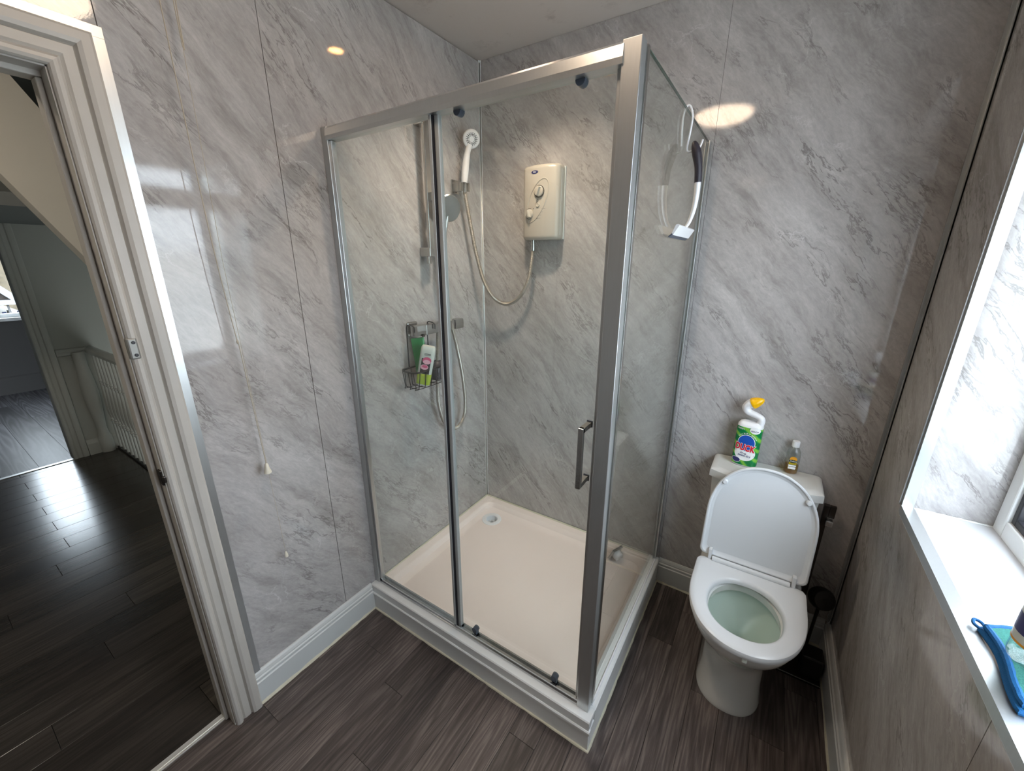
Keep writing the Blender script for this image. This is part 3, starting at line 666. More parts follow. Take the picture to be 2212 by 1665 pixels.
m = MB(); m.M = Matrix.Translation((1.436, -.085, .7677)) @ Matrix.Rotation(.5, 4, 'Z'); m.box((-.0012, -.020, 0), (.0012, .020, .0008)); m.build('button_gap', M_gasket, fb)

# ================================================================ BOTTLES ON THE CISTERN
ZC = .765
def sup(hw, hd, z, n=40, p=3.0):
    return [(hw*math.copysign(abs(math.cos(2*PI*i/n))**(2/p), math.cos(2*PI*i/n)), hd*math.copysign(abs(math.sin(2*PI*i/n))**(2/p), math.sin(2*PI*i/n)), z) for i in range(n)]
DM = Matrix.Translation((1.358, -.056, ZC+.0004)) @ Matrix.Rotation(math.radians(-8), 4, 'Z')
dk = thing('toilet_cleaner_bottle', (1.358, -.056, ZC), 'green toilet cleaner bottle with swan neck spout and yellow cap on the cistern', 'bottle')
HW, HD = .0445, .029
m = MB(); m.M = DM; m.loft([sup(HW-.006, HD-.006, 0), sup(HW-.001, HD-.001, .004), sup(HW, HD, .012), sup(HW, HD, .165), sup(HW-.001, HD-.001, .175), sup(HW-.006, HD-.006, .183), sup(HW-.014, HD-.012, .187)]); m.build('body', M_plastic, dk)
m = MB(); m.M = DM; m.loft([sup(HW+.0004, HD+.0004, .007), sup(HW+.0005, HD+.0005, .012), sup(HW+.0005, HD+.0005, .168)], cap0=False, cap1=False); lb = m.build('label', M_duck, dk)
m = MB(); m.M = DM
nk = spline([(.030, 0, .178), (.032, 0, .196), (.028, 0, .208), (.010, 0, .216), (-.016, 0, .224), (-.026, 0, .240), (-.018, 0, .256), (-.004, 0, .264)], 6)
rs = [.0135+.0005*math.sin(i*.3) + (.0075*max(0, (i-22)/20)) for i in range(len(nk))]
m.tube(nk, rs, 18, flat=.95); m.build('spout', M_plastic, dk)
m = MB(); m.M = DM
cp0 = Vector((-.006, 0, .262)); dirc = Vector((.80, 0, .52)).normalized()
prof = [(.0215, -.002), (.0225, 0), (.0218, .006), (.019, .016), (.0145, .027), (.009, .036), (.004, .0405)]
rings = []
q = Vector((0, 1, 0)); q2 = dirc.cross(q)
for r_, t_ in prof: rings.append([tuple(cp0 + dirc*t_ + q*r_*math.cos(2*PI*j/20) + q2*r_*math.sin(2*PI*j/20)) for j in range(20)])
m.loft(rings); m.build('cap', M_yellow, dk)
def on_front(mb, vs, fs, off, hw=HW, hd=HD, p=3.0, Mx=DM, zoff=0):
    out = []
    for x, z, *_ in vs:
        y = -hd*max(0.0, 1-(min(abs(x), hw*.999)/hw)**p)**(1/p) - off; out.append((x, y, z+zoff))
    mb.M = Mx; mb.add(out, fs)
def ell_fan(cx, cz, a_, b_, n=36):
    """ellipse as a grid of rings so it can follow the curved face"""
    vs = [(cx, cz)]; fs = []
    R = 5
    for r_ in range(1, R+1):
        for i in range(n): vs.append((cx+a_*r_/R*math.cos(2*PI*i/n), cz+b_*r_/R*math.sin(2*PI*i/n)))
    for i in range(n): fs.append((0, 1+i, 1+(i+1) % n))
    for r_ in range(R-1):
        for i in range(n): o = 1+r_*n; fs.append((o+i, o+n+i, o+n+(i+1) % n, o+(i+1) % n))
    return vs, fs
def decal(name, shape, mat, off, parent, **kw):
    mb = MB(); on_front(mb, shape[0], shape[1], off, **kw); return mb.build(name, mat, parent)
def placed(tm, dx, dz, rot=0.0):
    vs, fs = tm; c_, s_ = math.cos(rot), math.sin(rot)
    return [(x*c_-y*s_+dx, x*s_+y*c_+dz) for x, y, *_ in vs], fs
decal('print_oval', ell_fan(0, .060, .0365, .033), M_wprint, .0009, lb)
decal('print_oval', ell_fan(0, .104, .0310, .0350), M_wprint, .0014, lb)
decal('print_oval', ell_fan(0, .104, .0290, .0330), M_blue, .0017, lb)
decal('print_oval', ell_fan(.0225, .161, .0175, .0135), M_wprint, .0012, lb)
def squeeze(tm, k): return [(x*k, y) for x, y, *_ in tm[0]], tm[1]
decal('brand_outline', placed(squeeze(text_mesh('DUCK', .036, .0030, 0, 1.06), .66), -.002, .083, -.06), M_wprint, .0022, lb)
decal('brand_lettering', placed(squeeze(text_mesh('DUCK', .036, .0016, 0, 1.06), .66), -.002, .083, -.06), M_red, .0027, lb)
decal('small_lettering', placed(text_mesh('Deep', .0098, .0003, .15), -.004, .0595, -.05), M_ink, .0030, lb)
decal('small_lettering', placed(text_mesh('Action Gel', .0098, .0003, .15), .0, .0495, -.05), M_ink, .0030, lb)
vs_, fs_ = [], []
for i, ch in enumerate('KILLS 99.9% OF BACTERIA'):
    if ch == ' ': continue
    t_ = math.radians(140 - i*4.9); v_, f_ = text_mesh(ch, .0060, .0001)
    v_, f_ = placed((v_, f_), .0375*math.cos(t_), .100+.0445*math.sin(t_), t_-PI/2)
    fs_ += [[k_+len(vs_) for k_ in f] for f in f_]; vs_ += v_
decal('arched_lettering', (vs_, fs_), M_wprint, .0019, lb)
decal('small_lettering', placed(text_mesh('FRESH', .0085, .0001), -.026, .160, -.05), M_wprint, .0018, lb)
decal('small_lettering', placed(text_mesh('REACH', .0078, .0002, .1), .0215, .1575, -.04), M_ink, .0020, lb)
decal('badge', ell_fan(-.026, .026, .0165, .0115), M_wprint, .0014, lb); decal('badge', ell_fan(-.026, .026, .0150, .0100), M_ink, .0017, lb)

ZM = Matrix.Translation((1.516, -.031, ZC+.0004)) @ Matrix.Rotation(math.radians(4), 4, 'Z')
zb = thing('disinfectant_bottle', (1.516, -.031, ZC), 'small clear bottle of amber liquid with white cap on the cistern', 'bottle')
def body(ins, zs_): return [sup(max(.004, w-ins), max(.004, d-ins), z, 32, 2.6) for w, d, z in zs_]
BZ = [(.019, .017, 0), (.0225, .0205, .003), (.0230, .021, .010), (.0235, .0215, .05), (.0230, .021, .078), (.0205, .019, .093), (.0150, .014, .104), (.0100, .0100, .109), (.0098, .0098, .116)]
m = MB(); m.M = ZM; m.loft(body(0, BZ)); m.build('body', M_clearp, zb)
m = MB(); m.M = ZM; m.loft([sup(.0180, .016, .0015, 32, 2.6), sup(.0218, .0198, .006, 32, 2.6), sup(.0222, .0202, .034, 32, 2.6)]); m.build('liquid', M_liquid, zb)
m = MB(); m.M = ZM; m.lathe([(.0122, .110), (.0125, .112), (.0125, .130), (.0115, .133), (0, .1335)], 24); m.build('cap', M_plastic, zb)
KW = dict(hw=.0236, hd=.0216, p=2.6, Mx=ZM)
def rect(cx, cz, w, h):
    vs = []; fs = []; N = 6
    for i in range(N+1): x = cx-w/2+w*i/N; vs += [(x, cz-h/2), (x, cz+h/2)]
    for i in range(N): fs.append((2*i, 2*i+2, 2*i+3, 2*i+1))
    return vs, fs
zl = decal('label', rect(0, .032, .024, .018), M_wprint, .0005, zb, **KW)
decal('label_band', rect(0, .052, .024, .022), M_olive, .0005, zl, **KW)
decal('label_picture', ell_fan(0, .065, .0115, .0105), M_orange, .0008, zl, **KW)
decal('label_line', rect(0, .0335, .024, .002), M_dkgreen, .0008, zl, **KW); decal('label_line', rect(0, .0415, .024, .0018), M_dkgreen, .0008, zl, **KW)
decal('label_oval', ell_fan(0, .056, .0135, .0066), M_dkgreen, .0012, zl, **KW)
decal('brand_lettering', placed(text_mesh('Zoflora', .0072, .0001, .2), 0, .0565), M_wprint, .0016, zl, **KW)

# ================================================================ ELECTRIC SHOWER, HANDSETS, MIXER
es = thing('electric_shower', (.385, -.04, 1.65), 'white electric shower unit with two dials on the back wall', 'electric shower')
ex0, ex1, ez0, ez1 = .290, .476, 1.652, 1.966
def esec(z, ins=0.0, top=0.0):
    pts = [(ex1-.004-ins, -.004, z), (ex0+.004+ins, -.004, z), (ex0+ins, -.010, z), (ex0+ins, -.050, z), (ex0+.003+ins, -.060+ins*.5, z), (ex0+.012+ins, -.068+ins, z)]
    N = 12
    for i in range(N+1):
        u = -1+2*i/N; x = (ex0+ex1)/2 + u*((ex1-ex0)/2-.018-ins); pts.append((x, -.071-.014*(1-u*u)+ins, z))
    pts += [(ex1-.012-ins, -.068+ins, z), (ex1-.003-ins, -.060+ins*.5, z), (ex1-ins, -.050, z), (ex1-ins, -.010, z)]
    return pts
m = MB(); m.loft([esec(ez0, .010), esec(ez0+.003, .005), esec(ez0+.010, .001), esec(ez0+.018), esec(ez1-.018), esec(ez1-.010, .001), esec(ez1-.003, .005), esec(ez1, .010)]); bd = m.build('casing', M_unit, es)
m = MB(); m.box((ex0+.003, -.010, ez0+.002), (ex1+.003, -.001, ez1-.004), .002); m.box((ex1-.0005, -.042, ez0+.02), (ex1+.0008, -.040, ez1-.02)); m.build('back_plate', M_unit_side, es)
def espt(u, z, off=0.0): # u = x
    t = (u-(ex0+ex1)/2)/((ex1-ex0)/2-.018); return (u, -.071-.014*(1-min(1, t*t))-off, z)
m = MB(); NN = 44; pts = []
for i in range(NN+1):
    t = 2*PI*i/NN; e1, e2 = .098*math.cos(t), .042*math.sin(t); an = math.radians(64)
    pts.append(espt(.376+e1*math.cos(an)-e2*math.sin(an), 1.818+e1*math.sin(an)+e2*math.cos(an), -.0005))
m.tube(pts, .0028, 8); m.build('oval_ridge', M_unit, bd)
def dial(x, z, r, rot):
    x_, y_, z_ = espt(x, z); m = MB(); m.M = Matrix.Translation((x_, y_+.002, z_)) @ Matrix.Rotation(PI/2, 4, 'X')
    m.lathe([(r+.002, 0), (r+.002, .003), (r, .004), (r, .010), (r-.003, .012), (0, .012)], 32)
    m.M = m.M @ Matrix.Rotation(rot, 4, 'Z'); m.loft([[( -.008, -r*.9, .010), (.008, -r*.9, .010), (.008, r*.9, .010), (-.008, r*.9, .010)], [(-.003, -r*.8, .022), (.003, -r*.8, .022), (.003, r*.8, .022), (-.003, r*.8, .022)]], smooth=False)
    o = m.build('dial', M_unit, es)
    mb = MB(); mb.M = Matrix.Translation((x_, y_+.0005, z_)) @ Matrix.Rotation(PI/2, 4, 'X'); mb.lathe([(r+.0035, 0), (r+.0035, .0022), (r+.001, .0024)], 32, cap=False); mb.build('dial_shadow_gap', M_darkmetal, o)
dial(.388, 1.856, .022, -.35); dial(.337, 1.765, .020, .30)
x_, y_, z_ = espt(.382, 1.800); m = MB(); m.M = Matrix.Translation((x_, y_+.001, z_)) @ Matrix.Rotation(PI/2, 4, 'X'); m.lathe([(.0095, 0), (.0095, .003), (.008, .005), (.005, .0042), (0, .0040)], 20); m.build('button', M_unit, es)
def es_flat(name, shape, mat, off, parent):
    mb = MB(); mb.add([espt(x, z, off) for x, z, *_ in shape[0]], shape[1]); return mb.build(name, mat, parent)
lg = es_flat('logo_badge', ell_fan(.363, 1.936, .0185, .0068), M_ink, .0012, bd)
es_flat('logo_lettering', placed(text_mesh('Bliss', .0085, .0001, .1), .363, 1.9362), M_wprint, .0018, bd)
for x, z in ((.403, 1.783), (.396, 1.770), (.388, 1.757), (.380, 1.744), (.316, 1.783), (.360, 1.786), (.381, 1.823)):
    m = MB(); x_, y_, z_ = espt(x, z); m.M = Matrix.Translation((x_, y_, z_)) @ Matrix.Rotation(PI/2, 4, 'X'); m.lathe([(.0019, -.001), (.0019, .0008), (0, .001)], 10); m.build('indicator_dot', M_lblack, bd)
m = MB()
for x, z, w_ in ((.403, 1.783, .012), (.396, 1.770, .008), (.388, 1.757, .007), (.380, 1.744, .011)):
    a_, b_ = espt(x+.005, z-.0004, .0004), espt(x+.005+w_, z-.0004, .0004); m.add([a_, b_, (b_[0], b_[1], b_[2]+.0010), (a_[0], a_[1], a_[2]+.0010)], [(0, 1, 2, 3)])
m.build('indicator_line', M_grey, bd)

hose1 = spline([(.335, -.042, 1.640), (.334, -.044, 1.58), (.318, -.050, 1.47), (.27, -.055, 1.385), (.20, -.062, 1.345), (.13, -.075, 1.37), (.085, -.10, 1.45), (.062, -.13, 1.58), (.052, -.160, 1.72), (.050, -.196, 1.868)], 12)
hs = thing('shower_hose', (.335, -.042, 1.640), 'ribbed steel hose looping from the electric shower to the white handset', 'hose')
m = MB(); pp, rs = ribbed(hose1, .0102, .0052); m.tube(pp, rs, 9); m.build('hose', M_steel, hs)
m = MB(); m.cyl((.335, -.042, 1.600), (.335, -.042, 1.656), .0100, 16); m.cyl((.335, -.042, 1.604), (.335, -.042, 1.630), .0112, 16); m.build('hose_nut', M_dull, hs)

HY = -.198
hd_ = thing('handset_holder', (0, HY-.02, 1.885), 'square chrome wall bracket holding the white handset', 'bracket')
m = MB(); m.box((.0005, HY-.040, 1.858), (.010, HY+.006, 1.918), .002); m.build('wall_plate', M_chrome, hd_)
m = MB(); m.box((.010, HY-.030, 1.868), (.036, HY-.004, 1.905), .0015); m.box((.034, HY-.026, 1.868), (.050, HY-.010, 1.905), .001); m.box((.034, HY+.010, 1.868), (.064, HY+.022, 1.905), .001); m.box((.034, HY-.030, 1.868), (.040, HY+.022, 1.905), .001); m.build('fork', M_dull, hd_)
ha = thing('shower_handset', (.055, HY, 1.88), 'white shower handset with round spray face in the chrome bracket', 'shower head')
h0, h1 = Vector((.050, HY, 1.868)), Vector((.060, HY+.018, 2.03))
m = MB(); m.tube(spline([(.0505, HY, 1.905), (.052, HY+.004, 1.94), (.055, HY+.010, 1.985), (.060, HY+.017, 2.03), (.068, HY+.026, 2.065)], 6), [.0130+.0035*math.sin(PI*min(1, i/18)) for i in range(25)], 18); m.build('handle', M_plastic, ha)
m = MB(); m.cyl((.0500, HY-.001, 1.862), (.0508, HY, 1.908), .0115, 18); m.build('collar', M_chrome, ha)
fn = Vector((.72, -.62, -.30)).normalized(); fc = Vector((.074, HY+.030, 2.088))
q = fn.cross(Vector((0, 0, 1))).normalized(); q2 = fn.cross(q)
FM = Matrix((( q.x, q2.x, fn.x, fc.x), (q.y, q2.y, fn.y, fc.y), (q.z, q2.z, fn.z, fc.z), (0, 0, 0, 1)))
m = MB(); m.M = FM; m.lathe([(.012, -.024), (.030, -.018), (.0385, -.006), (.040, .003), (.037, .010), (.031, .013), (0, .013)], 36); hh = m.build('head', M_plastic, ha)
m = MB(); m.M = FM; m.lathe([(.0265, .0125), (.0265, .0140), (.0105, .0140), (.0105, .0125)], 36, cap=False); m.build('spray_ring', M_plastic, hh)
m = MB()
for i in range(18):
    m.M = FM @ Matrix.Rotation(2*PI*i/18, 4, 'Z'); m.box((.0115, -.0010, .0139), (.0205, .0010, .0147)); m.box((.0185, -.0030, .0139), (.0215, .0030, .0147)); m.box((.0235, -.0022, .0139), (.0262, .0022, .0147))
m.build('spray_slot', M_lblack, hh)

# mixer bar, riser rail and its own handset
mx_ = thing('shower_mixer', (.03, -.43, 1.26), 'square chrome bar mixer valve on the left shower wall', 'tap')
for y in (-.545, -.325): m = MB(); m.box((.0005, y-.030, 1.232), (.012, y+.030, 1.296), .006); m.box((.012, y-.014, 1.248), (.040, y+.014, 1.280), .004); m.build('wall_plate', M_dull, mx_)
m = MB(); m.box((.036, -.520, 1.240), (.072, -.330, 1.284), .002); m.build('bar', M_dull, mx_)
for a_, b_ in ((-.580, -.524), (-.326, -.268)):
    m = MB(); m.prism([(.034, 1.240), (.074, 1.240), (.077, 1.262), (.074, 1.285), (.034, 1.285)], 'y', a_, b_); m.build('control', M_dull, mx_)
m = MB(); m.box((.0765, -.555, 1.236), (.080, -.540, 1.246)); m.build('stop_button', M_black, mx_)
rr_ = thing('riser_rail', (.045, -.43, 1.56), 'flat chrome riser rail on the wall behind the fixed glass', 'rail')
m = MB(); m.box((.042, -.452, 1.575), (.056, -.418, 2.125), .002); m.build('bar', M_dull, rr_)
B('bracket', (.0005, -.462, 1.575), (.062, -.408, 1.612), M_dull, rr_, .003); B('bracket', (.0005, -.455, 2.085), (.050, -.415, 2.11), M_dull, rr_, .003)
m = MB(); m.box((.040, -.462, 1.545), (.054, -.445, 1.575), .001); m.build('end_stop', M_dull, rr_)
m = MB(); m.box((.050, -.440, 1.800), (.075, -.405, 1.835), .003); m.build('slider', M_dull, rr_)
rh = thing('round_handset', (.075, -.38, 1.78), 'round chrome handset half hidden by the door edge', 'shower head')
fn = Vector((.93, -.30, -.22)).normalized(); fc = Vector((.105, -.376, 1.775)); q = fn.cross(Vector((0, 0, 1))).normalized(); q2 = fn.cross(q)
FM = Matrix(((q.x, q2.x, fn.x, fc.x), (q.y, q2.y, fn.y, fc.y), (q.z, q2.z, fn.z, fc.z), (0, 0, 0, 1)))
m = MB(); m.M = FM; m.lathe([(.020, -.018), (.046, -.010), (.055, -.002), (.056, .004), (.052, .0075), (0, .0075)], 40); m.build('head', M_dull, rh)
m = MB(); m.tube([(.094, -.378, 1.745), (.080, -.384, 1.66), (.068, -.388, 1.57)], [.011, .0085, .0075], 14); m.build('handle', M_alu, rh)
h2 = spline([(.068, -.388, 1.572), (.062, -.375, 1.46), (.062, -.352, 1.30), (.074, -.322, 1.15), (.072, -.285, .99), (.060, -.258, .84), (.052, -.268, .750), (.048, -.325, .712), (.046, -.400, .760), (.046, -.440, .86), (.048, -.448, .97), (.052, -.440, 1.12), (.054, -.430, 1.24)], 12)
ho2 = thing('mixer_hose', (.054, -.43, 1.24), 'long steel hose hanging in a loop below the mixer bar', 'hose')
m = MB(); pp, rs = ribbed(h2, .0096, .0052); m.tube(pp, rs, 9); m.build('hose', M_steel, ho2)

# caddy hooked over the mixer bar, with its bottles
cd = thing('shower_caddy', (.06, -.54, 1.02), 'black wire caddy hooked over the mixer bar', 'caddy')
CX0, CX1, CY0, CY1, CZ0, CZ1 = .030, .128, -.655, -.420, 1.020, 1.098
m = MB(); rim = [p[:2] + (CZ1,) for p in rrect(CX0, CX1, CY0, CY1, .03, 0, 6)]; m.tube(rim + [rim[0]], .0042, 8); m.build('rim', M_wire, cd)
for y in (-.60, -.475):
    m = MB(); m.tube(spline([(.030, y, 1.10), (.030, y, 1.24), (.034, y, 1.286), (.055, y, 1.291), (.077, y, 1.284), (.0785, y, 1.262)], 5), .0028, 8); m.build('hook', M_wire, cd)
for i in range(6):
    y = CY0+.025+(CY1-CY0-.05)*i/5; m = MB(); m.tube(spline([(CX0+.001, y, CZ1), (CX0+.004, y, CZ0+.01), (CX0+.012, y, CZ0), (CX1-.022, y, CZ0), (CX1-.012, y, CZ0+.01), (CX1-.001, y, CZ1)], 4), .0018, 6); m.build('wire', M_wire, cd)
for x in (.045, .078, .110):
    m = MB(); m.tube(spline([(x, CY0+.001, CZ1), (x, CY0+.012, CZ0+.01), (x, CY0+.022, CZ0-.003), (x, CY1-.022, CZ0-.003), (x, CY1-.012, CZ0+.01), (x, CY1-.001, CZ1)], 4), .0018, 6); m.build('wire', M_wire, cd)
SB = Matrix.Translation((.092, -.585, 1.026)) @ Matrix.Rotation(math.radians(38), 4, 'Z') @ Matrix.Rotation(math.radians(12), 4, 'Y')
sb = thing('shower_gel_bottle', (.092, -.585, 1.026), 'clear shower gel bottle with pink fruit label, upside down in the caddy', 'bottle')
def slab(w, d, z): return sup(w, d, z, 32, 3.4)
m = MB(); m.M = SB; m.loft([slab(.024, .015, 0), slab(.030, .019, .006), slab(.031, .020, .06), slab(.032, .020, .15), slab(.031, .019, .172), slab(.027, .016, .180)]); m.build('body', M_frost, sb)
m = MB(); m.M = SB; m.loft([slab(.0305, .0193, .007), slab(.0316, .0206, .040), slab(.0316, .0206, .056)], cap0=False, cap1=False); m.build('gel', M_lgreen, sb)
KS = dict(hw=.0325, hd=.0206, p=3.4, Mx=SB)
sl_ = decal('label', rect(0, .092, .040, .070), M_lblack, .0004, sb, **KS)
decal('label_fruit', ell_fan(.003, .118, .019, .016), M_pink, .0008, sl_, **KS); decal('label_fruit', ell_fan(.003, .112, .016, .010), M_palepink, .0011, sl_, **KS)
decal('label_fruit', ell_fan(-.004, .088, .017, .012), M_palepink, .0008, sl_, **KS); decal('label_fruit', ell_fan(-.002, .091, .012, .006), M_pink, .0011, sl_, **KS)
decal('label_patch', rect(-.004, .052, .012, .009), M_lime, .0008, sl_, **KS)
for z in (.143, .148): decal('label_line', rect(.002, z, .028, .0022), M_lblack, .0008, sb, **KS)
GS = Matrix.Translation((.060, -.545, 1.03)) @ Matrix.Rotation(math.radians(40), 4, 'Z') @ Matrix.Rotation(math.radians(-5), 4, 'Y')
gs = thing('green_bottle', (.060, -.545, 1.03), 'flat green bottle behind the shower gel in the caddy', 'bottle')
m = MB(); m.M = GS; m.loft([slab(.024, .009, 0), slab(.027, .013, .02), slab(.0275, .012, .12), slab(.029, .006, .19), slab(.0295, .003, .200)]); m.build('body', M_green, gs)
bg_ = thing('dark_sponge', (.085, -.475, 1.026), 'dark grey sponge slumped in the end of the caddy', 'sponge')
m = MB(); N = 20
def lump(r, z, s): return [(.085+.030*r*math.cos(t)*(1+.12*math.sin(3*t+s)), -.475+.042*r*math.sin(t)*(1+.10*math.cos(2*t+s)), z) for t in [2*PI*i/N for i in range(N)]]
m.loft([lump(.6, 1.024, 0), lump(.95, 1.030, .3), lump(1.0, 1.05, .8), lump(.92, 1.078, 1.4), lump(.7, 1.10, 2.0), lump(.3, 1.112, 2.6)]); m.build('sponge', M_grip, bg_)

# squeegee on its hook over the side pane
hk = thing('over_glass_hook', (1.0565, -.40, 1.98), 'white plastic hook looped over the top edge of the side glass', 'hook')
m = MB(); m.tube(spline([(1.049, -.400, 1.885), (1.046, -.402, 1.945), (1.048, -.402, 1.976), (1.0565, -.401, 1.989), (1.066, -.400, 1.980), (1.072, -.400, 1.955), (1.070, -.400, 1.92), (1.0665, -.400, 1.880), (1.072, -.400, 1.868), (1.090, -.400, 1.872)], 8), .0030, 10); m.build('loop', M_plastic, hk)
m = MB(); m.tube(spline([(1.088, -.400, 1.8715), (1.100, -.398, 1.875), (1.107, -.397, 1.896)], 6), .0028, 8); m.build('prong', M_plastic, hk)
sq = thing('squeegee', (1.10, -.39, 1.65), 'white squeegee with dark rubber grip hanging outside the glass', 'squeegee')
gp = spline([(1.084, -.400, 1.893), (1.095, -.399, 1.862), (1.104, -.396, 1.825), (1.107, -.392, 1.784)], 6)
m = MB(); m.tube(gp, [.006, .009, .0115, .0135, .015, .016, .0165, .0165, .016, .0155, .015, .0145, .014, .0137, .0135, .0133, .0132, .0131, .013], 16, flat=.8); m.build('grip', M_grip, sq)
m = MB(); m.tube(spline([(1.107, -.392, 1.786), (1.107, -.388, 1.75), (1.103, -.382, 1.71), (1.094, -.376, 1.678), (1.084, -.372, 1.660)], 6), [.0118 - .00022*i for i in range(25)], 14, flat=.75); m.build('handle', M_plastic, sq)
m = MB(); m.prism([(1.070, 1.6345), (1.074, 1.632), (1.090, 1.658), (1.086, 1.662), (1.080, 1.6605)], 'y', -.492, -.252); hd2 = m.build('head', M_plastic, sq)
m = MB(); m.prism([(1.0615, 1.6275), (1.0635, 1.626), (1.0745, 1.634), (1.0715, 1.637)], 'y', -.496, -.248); m.build('blade', M_grey, sq)

# loose drain cover lying in the tray
dcv = thing('drain_cover', (.88, -.10, .088), 'square chrome drain cover with white cup, tipped over in the tray', 'drain cover')
dn = Vector((.85, -.35, -.40)).normalized(); du = dn.cross(Vector((0, 0, 1))).normalized(); dv = dn.cross(du)
DC = Matrix(((du.x, dv.x, -dn.x, .882), (du.y, dv.y, -dn.y, -.085), (du.z, dv.z, -dn.z, .128), (0, 0, 0, 1)))
m = MB(); m.M = DC; m.box((-.038, -.038, .006), (.038, .038, .0095), .001); m.build('plate', M_chrome, dcv)
m = MB(); m.M = DC; m.box((-.034, -.034, -.003), (.034, .034, .006), .001); m.build('frame', M_dull, dcv)
m = MB(); m.M = DC; m.lathe([(.0245, -.003), (.0245, -.024), (.022, -.028), (0, -.028)], 24); m.build('cup', M_plastic, dcv)

# free-standing toilet roll and brush stand behind the pan
sd = thing('toilet_brush_stand', (1.69, -.16, 0), 'dark metal toilet roll and brush stand between toilet and window wall', 'stand')
m = MB(); m.box((1.60, -.235, .0), (1.742, -.06, .012), .002); m.build('base_plate', M_darkmetal, sd)
m = MB(); m.box((1.60, -.2365, .0105), (1.742, -.2345, .0130)); m.build('base_edge', M_alu, sd)
m = MB(); m.box((1.638, -.085, .012), (1.656, -.067, .690), .002); m.box((1.656, -.082, .640), (1.676, -.070, .690), .002); m.build('post', M_darkmetal, sd)
m = MB(); m.box((1.650, -.108, .618), (1.672, -.084, .640), .002); m.build('arm', M_chrome, sd)
m = MB(); m.M = Matrix.Translation((1.700, -.10, .30)) @ Matrix.Rotation(math.radians(64), 4, 'X') @ Matrix.Rotation(.3, 4, 'Y'); m.lathe([(.012, -.03), (.036, -.026), (.043, -.008), (.043, .012), (.036, .028), (.012, .032)], 28); m.build('brush_head', M_black, sd)
m = MB(); m.cyl((1.695, -.09, .012), (1.70, -.098, .275), .006, 12); m.build('brush_handle', M_black, sd)
m = MB(); m.box((1.672, -.215, .012), (1.740, -.140, .105), .006); m.build('brush_pot', M_black, sd)

# cloth and bottle on the sill
ct = thing('cleaning_cloth', (1.87, -.92, WZ0+.003), 'folded turquoise cloth with bright blue edging on the window sill', 'cloth')
def clp(s, t): # s along the front edge (0..1), t towards the window
    ax, ay = 1.794 + .0*s, -.824 - .19*s
    return (ax + t*.125 + .006*math.sin(s*5), ay + t*.03 + .012*math.sin(t*3+s*2), 0)
def cl_layer(z0, ins, th, seed):
    rnd = random.Random(seed); NS, NT = 26, 18; vs = []; fs = []
    for i in range(NS+1):
        for j in range(NT+1):
            s_, t_ = i/NS, j/NT; x, y, _ = clp(ins+s_*(1-2*ins), ins+t_*(1-2*ins))
            vs.append((x, y, z0+th+.002*math.sin(7*s_+seed)*math.sin(5*t_)+.0012*rnd.random()))
    for i in range(NS):
        for j in range(NT): o = i*(NT+1)+j; fs.append((o, o+1, o+NT+2, o+NT+1))
    nb = len(vs); border = [i*(NT+1) for i in range(NS+1)] + [NS*(NT+1)+j for j in range(1, NT+1)] + [i*(NT+1)+NT for i in range(NS-1, -1, -1)] + [j for j in range(NT-1, 0, -1)]
    for k_ in border: vs.append((vs[k_][0], vs[k_][1], z0))
    for k_ in range(len(border)): k2 = (k_+1) % len(border); fs.append((border[k_], border[k2], nb+k2, nb+k_))
    fs.append(tuple(nb+k_ for k_ in range(len(border))))
    return vs, fs, [vs[k_] for k_ in border]
ZS = WZ0+.0025
for i, (z0, th) in enumerate(((ZS, .0085), (ZS+.0105, .009))):
    v_, f_, bd_ = cl_layer(z0, .0 if i == 0 else .03, th, i+1); m = MB(); m.add(v_, f_, True); ly = m.build('fold', M_clothc, ct)
    m = MB(); m.tube([(x, y, z-th*.45) for x, y, z in bd_] + [(bd_[0][0], bd_[0][1], bd_[0][2]-th*.45)], .0058, 8); m.build('edging', M_cloth_edge, ly)
m = MB(); m.tube(spline([(1.794, -.828, ZS+.008), (1.785, -.818, ZS+.010), (1.788, -.807, ZS+.012), (1.797, -.809, ZS+.011), (1.801, -.823, ZS+.010)], 5), .0028, 8); m.build('hanging_loop', M_cloth_edge, ct)
SBX = (1.836, -.893, ZS+.0215)
sbt = thing('spray_bottle', SBX, 'clear plastic bottle with printed label standing on the blue cloth', 'bottle')
m = MB(); m.M = Matrix.Translation(SBX); m.lathe([(.030, 0), (.035, .004), (.036, .012), (.036, .13), (.030, .155), (.016, .175), (.014, .19)], 32); m.build('body', M_clearp, sbt)
m = MB(); m.M = Matrix.Translation(SBX); m.lathe([(.0365, .035), (.0365, .115)], 32, cap=False); m.build('label', M_frost, sbt)
m = MB(); m.M = Matrix.Translation(SBX); m.lathe([(.0368, .036), (.0368, .040)], 32, cap=False); m.build('label_stripe', M_orange, sbt)
m = MB(); m.M = Matrix.Translation(SBX); m.lathe([(.0367, .055), (.0367, .090)], 32, cap=False); m.build('label_band', M_ink, sbt)
m = MB(); m.M = Matrix.Translation(SBX); m.lathe([(.016, .178), (.017, .18), (.017, .21), (0, .212)], 24); m.build('cap', M_plastic, sbt)

